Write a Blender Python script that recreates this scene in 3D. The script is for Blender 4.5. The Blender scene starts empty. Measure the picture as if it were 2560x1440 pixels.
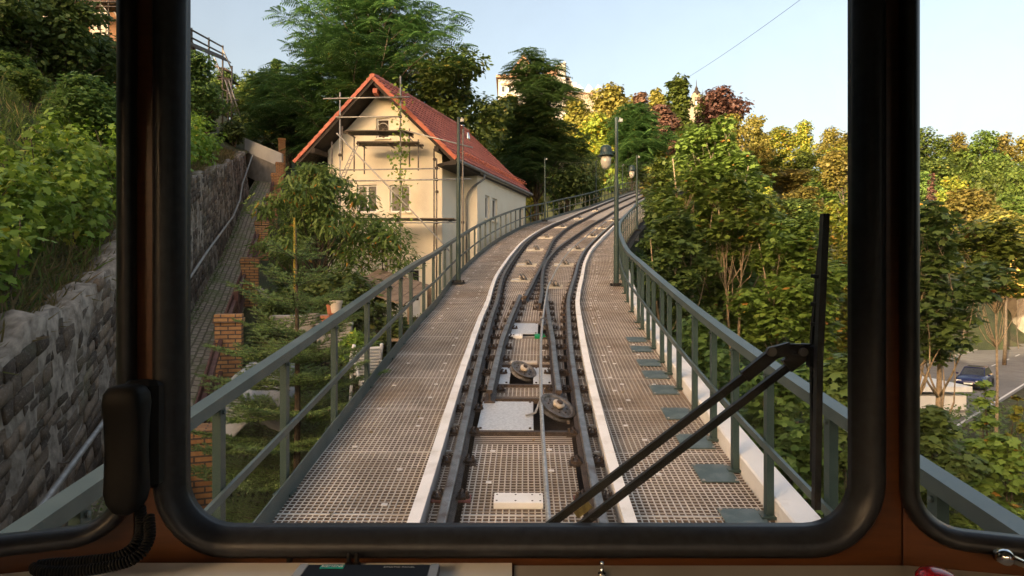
import bpy, bmesh, math, random
import numpy as np
from mathutils import Vector, Matrix
R = math.radians
sc = bpy.context.scene
C = sc.collection

# ------------------------------------------------------------------ camera, sky, sun, exposure
FPX = 1600.0                       # focal length in pixels of a 2560 wide frame
cd = bpy.data.cameras.new('camera'); cam = bpy.data.objects.new('camera', cd); C.objects.link(cam)
cd.sensor_width = 36; cd.lens = 36 * FPX / 2560; cd.clip_start = 0.02; cd.clip_end = 4000
cam.location = (0, 0, 0); cam.rotation_euler = (R(90), 0, 0)
sc.camera = cam
SUN_AZ = (-0.62, -0.785)            # horizontal direction towards the sun (left and behind)
SUN_EL = R(10.5)
w = bpy.data.worlds.new('World'); sc.world = w; w.use_nodes = True
nt = w.node_tree; bg = nt.nodes['Background']
sky = nt.nodes.new('ShaderNodeTexSky'); sky.sky_type = 'NISHITA'; sky.sun_disc = False
sky.sun_elevation = SUN_EL; sky.sun_rotation = math.atan2(SUN_AZ[0], SUN_AZ[1])
sky.air_density = 0.92; sky.dust_density = 8.0; sky.ozone_density = 1.0; sky.altitude = 100
wb = nt.nodes.new('ShaderNodeMix'); wb.data_type = 'RGBA'; wb.blend_type = 'MULTIPLY'; wb.inputs[0].default_value = 1; wb.inputs[7].default_value = (1.19, .985, .83, 1)   # warm white balance
nt.links.new(sky.outputs[0], wb.inputs[6]); nt.links.new(wb.outputs[2], bg.inputs[0]); bg.inputs[1].default_value = 0.15
sl = bpy.data.lights.new('sun', 'SUN'); sl.energy = 3.8; sl.angle = R(0.5); sl.color = (1.0, 0.80, 0.54)
so = bpy.data.objects.new('sun', sl); C.objects.link(so)
sd = Vector((SUN_AZ[0] * math.cos(SUN_EL), SUN_AZ[1] * math.cos(SUN_EL), math.sin(SUN_EL)))
so.rotation_euler = sd.to_track_quat('Z', 'Y').to_euler(); so.location = sd * 50
vs = sc.view_settings; vs.view_transform = 'Standard'; vs.look = 'None'; vs.gamma = 1; vs.exposure = 2.0
sc.cycles.use_denoising = True
sc.cycles.max_bounces = 6; sc.cycles.diffuse_bounces = 3; sc.cycles.glossy_bounces = 3
sc.cycles.transmission_bounces = 4; sc.cycles.transparent_max_bounces = 12
sc.cycles.caustics_reflective = False; sc.cycles.caustics_refractive = False

# ------------------------------------------------------------------ helpers
def P(px, py, Y):
    """a point at distance Y in front of the camera seen at this place of the 2560 x 1440 photograph"""
    return Vector(((px - 1280) / FPX * Y, Y, (720 - py) / FPX * Y))
def tag(o, label=None, cat=None, group=None, kind=None):
    if label: o['label'] = label
    if cat: o['category'] = cat
    if group: o['group'] = group
    if kind: o['kind'] = kind
    return o
def thing(name, label, cat, loc=(0, 0, 0), rz=0, group=None):
    o = bpy.data.objects.new(name, None); C.objects.link(o)
    o.location = loc; o.rotation_euler = (0, 0, rz); o.empty_display_size = 0.2
    return tag(o, label, cat, group)
def dup(root, loc, rz=0, scale=None, label=None, group=None):
    r = root.copy(); C.objects.link(r); r.location = loc; r.rotation_euler = (0, 0, rz)
    if scale is not None: r.scale = scale
    if label: r['label'] = label
    if group: r['group'] = group
    for ch in list(root.children):
        c = ch.copy(); C.objects.link(c); c.parent = r
        for g in list(ch.children):
            d = g.copy(); C.objects.link(d); d.parent = c
    return r
class MB:
    def __init__(s): s.v = []; s.f = []
    def add(s, vs, fs):
        n = len(s.v); s.v += [tuple(p) for p in vs]; s.f += [tuple(i + n for i in f) for f in fs]
    def box(s, c, size, rot=None, bev=0):
        hx, hy, hz = size[0] / 2, size[1] / 2, size[2] / 2
        M = rot if rot is not None else Matrix.Identity(3); c = Vector(c)
        if bev:
            b = min(bev, hx * .6, hy * .6, hz * .6); pts = []
            for z, k in ((-hz, b), (-hz + b, 0), (hz - b, 0), (hz, b)):
                for x, y in ((-hx + k + b, -hy + k), (hx - k - b, -hy + k), (hx - k, -hy + k + b), (hx - k, hy - k - b),
                             (hx - k - b, hy - k), (-hx + k + b, hy - k), (-hx + k, hy - k - b), (-hx + k, -hy + k + b)):
                    pts.append(c + M @ Vector((x, y, z)))
            fs = [tuple(range(7, -1, -1)), tuple(range(24, 32))]
            for r in range(3):
                for i in range(8): j = (i + 1) % 8; fs.append((r * 8 + i, r * 8 + j, r * 8 + 8 + j, r * 8 + 8 + i))
            s.add(pts, fs); return
        pts = [c + M @ Vector((x * hx, y * hy, z * hz)) for z in (-1, 1) for x, y in ((-1, -1), (1, -1), (1, 1), (-1, 1))]
        s.add(pts, [(3, 2, 1, 0), (4, 5, 6, 7), (0, 1, 5, 4), (1, 2, 6, 5), (2, 3, 7, 6), (3, 0, 4, 7)])
    def bar(s, a, b, wd, ht, up=(0, 0, 1)):
        a, b, up = Vector(a), Vector(b), Vector(up); y = b - a; L = y.length; y.normalize()
        x = y.cross(up)
        if x.length < 1e-4: x = y.cross(Vector((1, 0, 0)))
        x.normalize(); z = x.cross(y)
        s.box((a + b) / 2, (wd, L, ht), Matrix((x, y, z)).transposed())
    def tube(s, pts, r, n=8, cap=True):
        pts = [Vector(p) for p in pts]; m = len(pts); rr = r if hasattr(r, '__len__') else [r] * m
        ref = None; vs = []
        for i, p in enumerate(pts):
            t = (pts[min(i + 1, m - 1)] - pts[max(i - 1, 0)])
            if t.length < 1e-9: t = Vector((0, 0, 1))
            t.normalize()
            if ref is None: ref = t.orthogonal().normalized()
            ref = ref - t * ref.dot(t)
            if ref.length < 1e-6: ref = t.orthogonal()
            ref.normalize(); b = t.cross(ref)
            for k in range(n):
                a = 2 * math.pi * k / n; vs.append(p + (ref * math.cos(a) + b * math.sin(a)) * rr[i])
        fs = [(i * n + k, i * n + (k + 1) % n, (i + 1) * n + (k + 1) % n, (i + 1) * n + k) for i in range(m - 1) for k in range(n)]
        if cap: fs += [tuple(range(n - 1, -1, -1)), tuple(range((m - 1) * n, m * n))]
        s.add(vs, fs)
    def lathe(s, prof, c, axis=(0, 0, 1), n=20):
        ax = Vector(axis).normalized(); u = ax.orthogonal().normalized(); v = ax.cross(u); c = Vector(c); vs = []
        for r, h in prof:
            for k in range(n):
                a = 2 * math.pi * k / n; vs.append(c + ax * h + (u * math.cos(a) + v * math.sin(a)) * max(r, 1e-5))
        m = len(prof)
        fs = [(i * n + k, i * n + (k + 1) % n, (i + 1) * n + (k + 1) % n, (i + 1) * n + k) for i in range(m - 1) for k in range(n)]
        fs += [tuple(range(n - 1, -1, -1)), tuple(range((m - 1) * n, m * n))]
        s.add(vs, fs)
    def prism(s, poly, d):
        """poly: 3-D outline, d: extrusion vector"""
        poly = [Vector(p) for p in poly]; n = len(poly); d = Vector(d)
        s.add(poly + [p + d for p in poly], [tuple(range(n - 1, -1, -1)), tuple(range(n, 2 * n))] + [(i, (i + 1) % n, (i + 1) % n + n, i + n) for i in range(n)])
    def build(s, name, mat, parent=None, smooth=False, fix=True):
        me = bpy.data.meshes.new(name); me.from_pydata(s.v, [], s.f)
        if fix and len(s.f) < 20000:
            b = bmesh.new(); b.from_mesh(me); bmesh.ops.recalc_face_normals(b, faces=b.faces); b.to_mesh(me); b.free()
        if mat: me.materials.append(mat)
        if smooth: me.polygons.foreach_set('use_smooth', [True] * len(me.polygons))
        me.update()
        o = bpy.data.objects.new(name, me); C.objects.link(o)
        if parent is not None: o.parent = parent
        return o
def mesh_np(name, V, F, mat, parent=None, smooth=False):
    """V (n,3), F (m,k) arrays -> object"""
    me = bpy.data.meshes.new(name); V = np.asarray(V, np.float32); F = np.asarray(F, np.int32); m, k = F.shape
    me.vertices.add(len(V)); me.vertices.foreach_set('co', V.ravel())
    me.loops.add(m * k); me.loops.foreach_set('vertex_index', F.ravel())
    me.polygons.add(m); me.polygons.foreach_set('loop_start', np.arange(0, m * k, k, dtype=np.int32))
    if smooth: me.polygons.foreach_set('use_smooth', np.ones(m, bool))
    me.update(calc_edges=True)
    if mat: me.materials.append(mat)
    o = bpy.data.objects.new(name, me); C.objects.link(o)
    if parent is not None: o.parent = parent
    return o

# ------------------------------------------------------------------ materials
class NT:
    def __init__(s, name):
        s.m = bpy.data.materials.new(name); s.m.use_nodes = True; s.t = s.m.node_tree
        s.b = s.t.nodes['Principled BSDF']; s.out = s.t.nodes['Material Output']
    def n(s, typ, **kw):
        o = s.t.nodes.new(typ)
        for k, v in kw.items():
            if k in o.inputs: o.inputs[k].default_value = v
            else: setattr(o, k, v)
        return o
    def l(s, a, b): s.t.links.new(a, b)
    def ramp(s, fac, stops):
        r = s.n('ShaderNodeValToRGB'); e = r.color_ramp.elements
        while len(e) < len(stops): e.new(0.5)
        for el, (p, c) in zip(e, stops): el.position = p; el.color = (*c, 1)
        s.l(fac, r.inputs[0]); return r.outputs[0]
    def noise(s, scale, detail=4, rough=0.55, coord='Object', vec=None, dist=0.0):
        n = s.n('ShaderNodeTexNoise'); n.inputs['Scale'].default_value = scale; n.inputs['Detail'].default_value = detail
        n.inputs['Roughness'].default_value = rough; n.inputs['Distortion'].default_value = dist
        if vec is None: vec = s.n('ShaderNodeTexCoord').outputs[coord]
        s.l(vec, n.inputs['Vector']); return n.outputs[0]
    def bump(s, h, strength=0.3, dist=0.02):
        b = s.n('ShaderNodeBump'); b.inputs['Strength'].default_value = strength; b.inputs['Distance'].default_value = dist
        s.l(h, b.inputs['Height']); s.l(b.outputs[0], s.b.inputs['Normal'])
    def mix(s, fac, a, b, mode='MIX'):
        m = s.n('ShaderNodeMix', data_type='RGBA', blend_type=mode)
        for sock, v in ((m.inputs[0], fac), (m.inputs[6], a), (m.inputs[7], b)):
            if hasattr(v, 'links'): s.l(v, sock)
            else: sock.default_value = v if not isinstance(v, tuple) else (*v, 1)
        return m.outputs[2]
def mat_noise(name, c1, c2, scale=5, rough=0.6, metal=0.0, bump=0.0, detail=5, spec=0.4, lo=0.35, hi=0.65, c3=None, s3=1.0):
    k = NT(name); f = k.noise(scale, detail)
    col = k.ramp(f, [(lo, c1), (hi, c2)])
    if c3:
        g = k.noise(s3, 4, .6); ff = k.ramp(g, [(.5, (0, 0, 0)), (.68, (1, 1, 1))]); col = k.mix(ff, col, c3)
    k.l(col, k.b.inputs['Base Color'])
    k.b.inputs['Roughness'].default_value = rough; k.b.inputs['Metallic'].default_value = metal
    k.b.inputs['Specular IOR Level'].default_value = spec
    if bump: k.bump(f, bump)
    return k.m
def mat_leaf(name, c1, c2, accent=None, frac=0.03, trans=0.38, rough=0.5, spec=0.3):
    k = NT(name); g = k.n('ShaderNodeNewGeometry'); oi = k.n('ShaderNodeObjectInfo')
    stops = [(0.0, c1), (0.9 - frac, c2)] + ([(1 - frac - .005, c2), (1 - frac, accent)] if accent else [])
    col = k.ramp(g.outputs['Random Per Island'], stops)
    hs = k.n('ShaderNodeHueSaturation')
    mr = k.n('ShaderNodeMapRange'); mr.inputs[3].default_value = .75; mr.inputs[4].default_value = 1.3
    k.l(oi.outputs['Random'], mr.inputs[0]); k.l(mr.outputs[0], hs.inputs['Value'])
    mh = k.n('ShaderNodeMapRange'); mh.inputs[3].default_value = .485; mh.inputs[4].default_value = .51
    k.l(oi.outputs['Random'], mh.inputs[0]); k.l(mh.outputs[0], hs.inputs['Hue'])
    k.l(col, hs.inputs['Color']); col = hs.outputs[0]
    k.l(col, k.b.inputs['Base Color']); k.b.inputs['Roughness'].default_value = rough; k.b.inputs['Specular IOR Level'].default_value = spec
    t = k.n('ShaderNodeBsdfTranslucent'); br = k.mix(0.35, col, (0.75, 0.85, 0.1), 'SCREEN') if False else col
    k.l(br, t.inputs[0])
    mx = k.n('ShaderNodeMixShader'); mx.inputs[0].default_value = trans
    k.l(k.b.outputs[0], mx.inputs[1]); k.l(t.outputs[0], mx.inputs[2]); k.l(mx.outputs[0], k.out.inputs[0])
    return k.m
M = {}
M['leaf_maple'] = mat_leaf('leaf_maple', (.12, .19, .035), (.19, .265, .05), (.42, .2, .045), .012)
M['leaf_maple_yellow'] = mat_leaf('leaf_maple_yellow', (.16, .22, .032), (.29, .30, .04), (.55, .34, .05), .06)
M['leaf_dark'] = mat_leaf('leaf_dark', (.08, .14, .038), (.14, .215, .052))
M['leaf_ailanthus'] = mat_leaf('leaf_ailanthus', (.055, .125, .036), (.10, .185, .048), (.26, .25, .04), .012)
M['leaf_cherry'] = mat_leaf('leaf_cherry', (.10, .165, .036), (.165, .24, .055), (.5, .24, .04), .02)
M['leaf_vine'] = mat_leaf('leaf_vine', (.14, .265, .03), (.23, .38, .05), (.42, .44, .05), .03, trans=.35)
M['leaf_green'] = mat_leaf('leaf_green', (.06, .105, .02), (.12, .165, .03))
M['leaf_gold'] = mat_leaf('leaf_gold', (.155, .155, .032), (.26, .22, .05))
M['leaf_copper'] = mat_leaf('leaf_copper', (.12, .068, .05), (.19, .105, .07))
M['leaf_bush'] = mat_leaf('leaf_bush', (.08, .135, .03), (.15, .22, .05), (.3, .3, .06), .02)
M['needle'] = mat_leaf('needle', (.10, .18, .05), (.19, .29, .085), trans=.12)
M['grass_blade'] = mat_leaf('grass_blade', (.075, .13, .02), (.15, .20, .04), (.30, .24, .09), .12)
M['dry_grass'] = mat_leaf('dry_grass', (.13, .15, .035), (.26, .21, .08), (.34, .26, .12), .2)
M['bark_pale'] = mat_noise('bark_pale', (.24, .18, .115), (.42, .33, .22), 14, .85, bump=.3)
M['bark'] = mat_noise('bark', (.05, .038, .025), (.12, .09, .06), 9, .9, bump=.4)
M['rail_green'] = mat_noise('painted_green_steel', (.042, .066, .063), (.058, .084, .08), 6, .42, spec=.45, c3=(.085, .112, .108), s3=1.3)
M['post_green'] = mat_noise('dark_green_steel', (.022, .045, .042), (.032, .058, .053), 6, .4, spec=.45)
M['plate_green'] = mat_noise('green_plate', (.055, .085, .085), (.085, .12, .118), 5, .4, c3=(.12, .15, .145), s3=7)
M['grating'] = mat_noise('galvanised_grating', (.52, .485, .43), (.66, .62, .555), 3.0, .55, metal=.1, c3=(.36, .30, .235), s3=.9)
_g = M['grating'].node_tree; _b = _g.nodes['Principled BSDF']; _lk = _b.inputs['Base Color'].links[0].from_socket
_v = _g.nodes.new('ShaderNodeTexVoronoi'); _v.distance = 'CHEBYCHEV'; _v.inputs['Scale'].default_value = 1.05; _v.inputs['Randomness'].default_value = .55; _c = _g.nodes.new('ShaderNodeTexCoord'); _g.links.new(_c.outputs['Object'], _v.inputs[0])
_r = _g.nodes.new('ShaderNodeValToRGB'); _r.color_ramp.elements[0].color = (.80, .78, .74, 1); _r.color_ramp.elements[1].color = (1.08, 1.07, 1.06, 1); _s = _g.nodes.new('ShaderNodeSeparateColor'); _g.links.new(_v.outputs['Color'], _s.inputs[0]); _g.links.new(_s.outputs[0], _r.inputs[0])
_m = _g.nodes.new('ShaderNodeMix'); _m.data_type = 'RGBA'; _m.blend_type = 'MULTIPLY'; _m.inputs[0].default_value = 1; _g.links.new(_lk, _m.inputs[6]); _g.links.new(_r.outputs[0], _m.inputs[7]); _g.links.new(_m.outputs[2], _b.inputs['Base Color'])
M['grating_side'] = mat_noise('grimy_shaded_grating_side', (.075, .055, .042), (.14, .105, .08), 3.0, .8)  # bar sides: grime, with the shade between bars put into the colour
M['clip'] = mat_noise('bright_clip', (.6, .58, .55), (.75, .73, .7), 20, .4, metal=.3)
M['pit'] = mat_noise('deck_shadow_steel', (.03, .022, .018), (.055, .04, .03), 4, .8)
M['white_strip'] = mat_noise('white_painted_duct', (.76, .745, .71), (.84, .82, .79), 2.2, .55, c3=(.64, .61, .56), s3=3.1)
M['rail'] = mat_noise('rail_steel', (.16, .145, .13), (.30, .275, .25), 12, .34, metal=.8, c3=(.10, .055, .035), s3=6)
M['rail_rust'] = mat_noise('dark_rusty_steel', (.045, .034, .028), (.095, .070, .056), 18, .6, metal=.4)
M['red_plate'] = mat_noise('red_brown_plate', (.16, .055, .045), (.24, .09, .07), 14, .7)
M['chequer'] = mat_noise('chequer_plate', (.50, .51, .51), (.64, .65, .65), 40, .45, metal=.35, bump=.25, detail=2)
M['galv'] = mat_noise('galvanised_tube', (.30, .29, .27), (.46, .45, .42), 9, .45, metal=.4)
M['galv_dark'] = mat_noise('weathered_tube', (.12, .105, .09), (.24, .21, .18), 9, .6, metal=.5)
M['sheave'] = mat_noise('worn_sheave', (.10, .088, .078), (.20, .18, .16), 22, .5, metal=.6)
M['hub'] = mat_noise('pale_hub', (.36, .31, .25), (.52, .46, .38), 15, .5)
M['cable'] = mat_noise('steel_cable', (.34, .34, .33), (.52, .52, .50), 30, .42, metal=.6)
M['lime'] = mat_noise('green_marker', (.0, .22, .08), (.01, .30, .12), 9, .5)
M['black_rubber'] = mat_noise('black_rubber', (.010, .011, .013), (.021, .023, .027), 60, .42, spec=.5)
M['black_plastic'] = mat_noise('black_plastic', (.004, .004, .004), (.007, .007, .007), 22, .6, spec=.15)
M['black_metal'] = mat_noise('black_metal', (.006, .006, .006), (.011, .010, .009), 22, .5, spec=.3)
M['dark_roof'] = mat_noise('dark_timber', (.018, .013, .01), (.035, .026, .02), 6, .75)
M['gutter'] = mat_noise('zinc_gutter', (.14, .14, .14), (.24, .24, .235), 5, .5, metal=.5)
M['plaster'] = mat_noise('cream_plaster', (.86, .775, .61), (.90, .83, .67), 1.1, .85, c3=(.77, .68, .52), s3=.5)
M['plaster_white'] = mat_noise('white_plaster', (.68, .66, .62), (.78, .76, .72), 1.0, .85)
M['plaster_warm'] = mat_noise('warm_plaster', (.62, .50, .33), (.72, .60, .42), .8, .85)
M['white_paint'] = mat_noise('white_paint', (.72, .72, .70), (.82, .82, .80), 4, .45)
M['glass_dark'] = mat_noise('window_glass', (.02, .022, .024), (.05, .055, .06), 1.5, .08, spec=.6)
M['curtain'] = mat_noise('grey_blind', (.06, .062, .06), (.13, .13, .125), 3, .25)
M['plank'] = mat_noise('scaffold_plank', (.07, .055, .042), (.15, .12, .09), 7, .8)
M['brown_wood'] = mat_noise('brown_fence', (.075, .032, .025), (.14, .065, .05), 9, .7, bump=.2)
M['old_wood'] = mat_noise('old_wood', (.14, .10, .07), (.24, .18, .13), 8, .8)
M['terracotta'] = mat_noise('terracotta', (.36, .12, .06), (.46, .18, .10), 9, .7)
M['grey_sheet'] = mat_noise('grey_sheet', (.24, .25, .25), (.36, .37, .37), 3, .6, bump=.5)
M['concrete'] = mat_noise('concrete', (.26, .24, .21), (.38, .355, .315), 2.2, .85, bump=.15)
M['asphalt'] = mat_noise('asphalt', (.16, .155, .148), (.21, .205, .195), .9, .85, c3=(.13, .126, .12), s3=.12)
M['pavement'] = mat_noise('pavement', (.24, .21, .175), (.32, .285, .24), 1.4, .85)
M['road_white'] = mat_noise('road_white', (.6, .6, .58), (.72, .72, .7), 5, .7)
M['soil'] = mat_noise('soil', (.025, .035, .012), (.06, .07, .022), .9, .95, c3=(.07, .055, .03), s3=.35)
M['cream_plastic'] = mat_noise('cream_plastic', (.55, .46, .36), (.64, .55, .44), 5, .5)
M['desk'] = mat_noise('desk_laminate', (.74, .72, .68), (.80, .78, .74), 20, .45)
M['car_blue'] = mat_noise('car_blue', (.010, .015, .07), (.015, .022, .095), 3, .25, spec=.6)
M['tyre'] = mat_noise('tyre', (.012, .012, .012), (.02, .02, .02), 9, .8)
M['yellow_wall'] = mat_noise('yellow_wall', (.66, .42, .10), (.74, .49, .14), 1.5, .85)
M['villa_wall'] = mat_noise('villa_wall', (.36, .335, .31), (.43, .405, .38), 1.0, .85)
M['villa_eave'] = mat_noise('villa_eave', (.30, .17, .11), (.36, .21, .14), 2, .8)
M['sandstone'] = mat_noise('sandstone', (.22, .185, .135), (.30, .255, .19), 1.2, .85)
M['slate_blue'] = mat_noise('glass_roof', (.20, .25, .29), (.30, .35, .39), .8, .3, spec=.6)
M['roof_brown'] = mat_noise('brown_roof', (.10, .05, .045), (.16, .085, .07), 3, .8)
M['orange_wall'] = mat_noise('orange_render', (.40, .22, .12), (.50, .30, .18), 1.5, .85)
M['chrome'] = mat_noise('chrome', (.6, .6, .6), (.7, .7, .7), 6, .15, metal=1.0)
M['red_knob'] = mat_noise('red_knob', (.35, .012, .018), (.42, .018, .022), 6, .2, spec=.6)
def mat_stone_block():
    k = NT('stone_block'); g = k.n('ShaderNodeNewGeometry'); n = k.noise(7, 8, .72); n3 = k.noise(31, 6, .75)
    st = k.ramp(g.outputs['Random Per Island'], [(0, (.045, .032, .023)), (.3, (.08, .058, .041)), (.6, (.125, .092, .065)), (.85, (.18, .135, .097)), (1, (.27, .205, .15))])
    st = k.mix(.85, st, k.ramp(n, [(.3, (.5, .48, .45)), (.5, (.95, .93, .9)), (.7, (1.45, 1.4, 1.3))]), 'MULTIPLY')
    st = k.mix(k.ramp(n3, [(.56, (0, 0, 0)), (.70, (.75, .75, .75))]), st, (.42, .36, .29))       # mortar smears and lime bloom
    m = k.noise(1.1, 5, .7); st = k.mix(k.ramp(m, [(.54, (0, 0, 0)), (.7, (.6, .6, .6))]), st, (.10, .105, .05))   # moss
    k.l(st, k.b.inputs['Base Color']); k.b.inputs['Roughness'].default_value = .92; k.bump(k.mix(.5, n, n3), .8, .03); return k.m
M['stone_block'] = mat_stone_block()
M['mortar'] = mat_noise('lime_mortar', (.13, .105, .08), (.36, .305, .245), 6, .95, bump=.5, detail=8)
def mat_brick(name, c1, c2, mortar, sx, sy, ms=.014, off=.5, coord='UV', bump=.5, rough=.85, moss=None, sq=1.0):
    k = NT(name); tc = k.n('ShaderNodeTexCoord')
    b = k.n('ShaderNodeTexBrick'); b.offset = off
    b.inputs['Color1'].default_value = (*c1, 1); b.inputs['Color2'].default_value = (*c2, 1); b.inputs['Mortar'].default_value = (*mortar, 1)
    b.inputs['Scale'].default_value = 1; b.inputs['Mortar Size'].default_value = ms; b.inputs['Brick Width'].default_value = sx; b.inputs['Row Height'].default_value = sy
    b.inputs['Bias'].default_value = 0
    v = tc.outputs[coord]
    if moss:
        nz = k.n('ShaderNodeTexNoise'); nz.inputs['Scale'].default_value = 4; k.l(v, nz.inputs[0])
        ad = k.n('ShaderNodeVectorMath', operation='MULTIPLY_ADD'); ad.inputs[1].default_value = (.05, .05, .05); k.l(nz.outputs[1], ad.inputs[0]); k.l(v, ad.inputs[2]); v = ad.outputs[0]
    k.l(v, b.inputs['Vector'])
    n = k.noise(14, 5, .65, vec=tc.outputs[coord]); col = k.mix(.55, b.outputs['Color'], k.ramp(n, [(.3, (.6, .6, .6)), (.7, (1.2, 1.2, 1.2))]), 'MULTIPLY')
    if moss:
        n5 = k.noise(1.3, 6, .75, vec=tc.outputs[coord]); col = k.mix(k.ramp(n5, [(.47, (0, 0, 0)), (.62, (.85, .85, .85))]), col, moss)
    k.l(col, k.b.inputs['Base Color']); k.b.inputs['Roughness'].default_value = rough
    iv = k.n('ShaderNodeMath', operation='SUBTRACT'); iv.inputs[0].default_value = 1; k.l(b.outputs['Fac'], iv.inputs[1]); k.bump(iv.outputs[0], bump, .015)
    return k.m
M['brick'] = mat_brick('orange_brick', (.44, .20, .075), (.58, .31, .12), (.13, .09, .065), .25, .078, .012)
M['cobble'] = mat_brick('cobbled_path', (.34, .275, .20), (.47, .385, .285), (.15, .12, .075), .26, .17, .024, moss=(.15, .18, .05), bump=.9)
M['garden_stone'] = mat_brick('sandstone_wall', (.20, .14, .09), (.30, .22, .15), (.10, .08, .06), .5, .22, .02)
def mat_roof():
    k = NT('red_roof_tiles'); n = k.noise(1.6, 5); oi = k.n('ShaderNodeNewGeometry')
    col = k.ramp(oi.outputs['Random Per Island'], [(0, (.32, .075, .042)), (.6, (.42, .105, .058)), (1, (.50, .15, .085))])
    col = k.mix(.5, col, k.ramp(n, [(.3, (.7, .7, .7)), (.7, (1.15, 1.15, 1.15))]), 'MULTIPLY')
    k.l(col, k.b.inputs['Base Color']); k.b.inputs['Roughness'].default_value = .6; return k.m
M['roof'] = mat_roof()
def mat_panel():
    k = NT('brown_varnished_panel'); tc = k.n('ShaderNodeTexCoord'); mp = k.n('ShaderNodeMapping'); mp.inputs['Scale'].default_value = (6, 6, 60); k.l(tc.outputs['Object'], mp.inputs[0])
    n = k.noise(1.5, 5, .6, vec=mp.outputs[0]); k.l(k.ramp(n, [(.3, (.065, .022, .007)), (.7, (.105, .036, .010))]), k.b.inputs['Base Color'])
    k.b.inputs['Roughness'].default_value = .4; return k.m
M['panel'] = mat_panel()
def mat_pane(name, tint=(1, 1, 1), gloss=.06):
    k = NT(name); t = k.n('ShaderNodeBsdfTransparent'); t.inputs[0].default_value = (*tint, 1)
    g = k.n('ShaderNodeBsdfGlossy'); g.inputs['Roughness'].default_value = .02
    fr = k.n('ShaderNodeFresnel'); fr.inputs[0].default_value = 1.12
    mx = k.n('ShaderNodeMixShader'); k.l(fr.outputs[0], mx.inputs[0]); k.l(t.outputs[0], mx.inputs[1]); k.l(g.outputs[0], mx.inputs[2])
    n = k.noise(9, 8, .7, dist=1.5); fc = k.ramp(n, [(.45, (.004, .004, .004)), (.8, (.03, .03, .03))]); df = k.n('ShaderNodeBsdfDiffuse'); m2 = k.n('ShaderNodeMixShader')   # a film of dust and wiper smears
    k.l(fc, m2.inputs[0]); k.l(mx.outputs[0], m2.inputs[1]); k.l(df.outputs[0], m2.inputs[2]); k.l(m2.outputs[0], k.out.inputs[0])
    return k.m
M['pane'] = mat_pane('clear_pane', (.985, .99, .985))
M['lamp_glass'] = mat_noise('ribbed_lamp_glass', (.42, .40, .33), (.6, .58, .5), 3, .12, spec=.8)

# ------------------------------------------------------------------ track alignment (s, x, y, z of rail top, heading, loop spread, left edge, right edge)
TR = np.array([(0, .043, .1, -2.076, -.005, -.019, 1.699, 1.681), (3, .051, 3.1, -1.683, .01, .001, 1.77, 1.715), (5, .083, 5.1, -1.41, .021, .014, 1.817, 1.737),
 (7, .136, 7.099, -1.113, .032, .052, 1.86, 1.776), (9, .211, 9.098, -.798, .042, .09, 1.904, 1.816), (11, .305, 11.095, -.503, .051, .145, 1.965, 1.876),
 (13, .417, 13.092, -.23, .06, .199, 2.025, 1.937), (15, .549, 15.088, .05, .072, .314, 2.159, 2.053), (17, .711, 17.081, .345, .089, .429, 2.293, 2.168),
 (20, 1.026, 20.064, .856, .122, .535, 2.449, 2.273), (23, 1.449, 23.034, 1.409, .159, .663, 2.618, 2.401), (26, 1.979, 25.987, 1.964, .195, .839, 2.813, 2.577),
 (30, 2.832, 29.895, 2.708, .231, .987, 3.023, 2.725), (34, 3.792, 33.778, 3.447, .25, 1.05, 3.184, 2.789), (38, 4.84, 37.65, 4.15, .262, 1.088, 3.1, 2.826),
 (42, 5.95, 41.49, 4.93, .30, 1.09, 2.85, 2.82), (48, 7.9, 47.17, 6.13, .345, 1.09, 2.5, 2.8), (56, 10.65, 54.68, 7.8, .352, 1.06, 2.3, 2.75), (64, 13.4, 62.2, 9.4, .352, 1.0, 2.25, 2.7), (72, 16.2, 69.7, 10.9, .352, 1.0, 2.25, 2.7), (90, 22.4, 86.6, 14.2, .352, 1.0, 2.25, 2.7)])
# a smooth curve through the knots
def _smooth(col):
    s = TR[:, 0]; y = TR[:, col]; d = np.gradient(y, s)
    def f(q):
        q = np.clip(np.asarray(q, float), s[0], s[-1]); i = np.clip(np.searchsorted(s, q) - 1, 0, len(s) - 2)
        h = s[i + 1] - s[i]; t = (q - s[i]) / h
        return (2*t**3-3*t**2+1)*y[i] + (t**3-2*t**2+t)*h*d[i] + (-2*t**3+3*t**2)*y[i+1] + (t**3-t**2)*h*d[i+1]
    return f
TX, TY, TZ, TH, TS, TL, TRR = [_smooth(c) for c in range(1, 8)]
DECK = -0.152
def tp(s, off, dz=0.0):
    """point(s) on the track: off metres to the right of its centre line, dz above the rail head"""
    th = TH(s); return np.stack([TX(s) + off * np.cos(th), TY(s) - off * np.sin(th), TZ(s) + dz + 0 * th], -1)
def tv(s, off, dz=0.0): return Vector(tp(s, off, dz).tolist())
def tframe(s):
    a, b = tv(s - .05 if s > .1 else s, 0), tv(s + .05, 0); y = (b - a).normalized(); x = y.cross(Vector((0, 0, 1))).normalized(); z = x.cross(y)
    return Matrix((x, y, z)).transposed()
def sweep(mb, prof, s0, s1, ds, offf):
    """prof: closed outline [(lateral, height)], swept along the track at offset offf(s)"""
    ss = np.linspace(s0, s1, max(2, int(round((s1 - s0) / ds)) + 1)); o = np.array([offf(s) for s in ss]); n = len(prof); vs = []
    for a, h in prof: vs.append(tp(ss, o + a, h))
    vs = np.stack(vs, 1).reshape(-1, 3); m = len(ss)
    fs = [(i * n + k, i * n + (k + 1) % n, (i + 1) * n + (k + 1) % n, (i + 1) * n + k) for i in range(m - 1) for k in range(n)]
    fs += [tuple(range(n)), tuple(range((m - 1) * n, m * n))]
    mb.add(vs.tolist(), fs)
def tab(*pts):
    xs = [p[0] for p in pts]; ys = [p[1] for p in pts]
    return lambda s: float(np.interp(s, xs, ys))
G = .53
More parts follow.
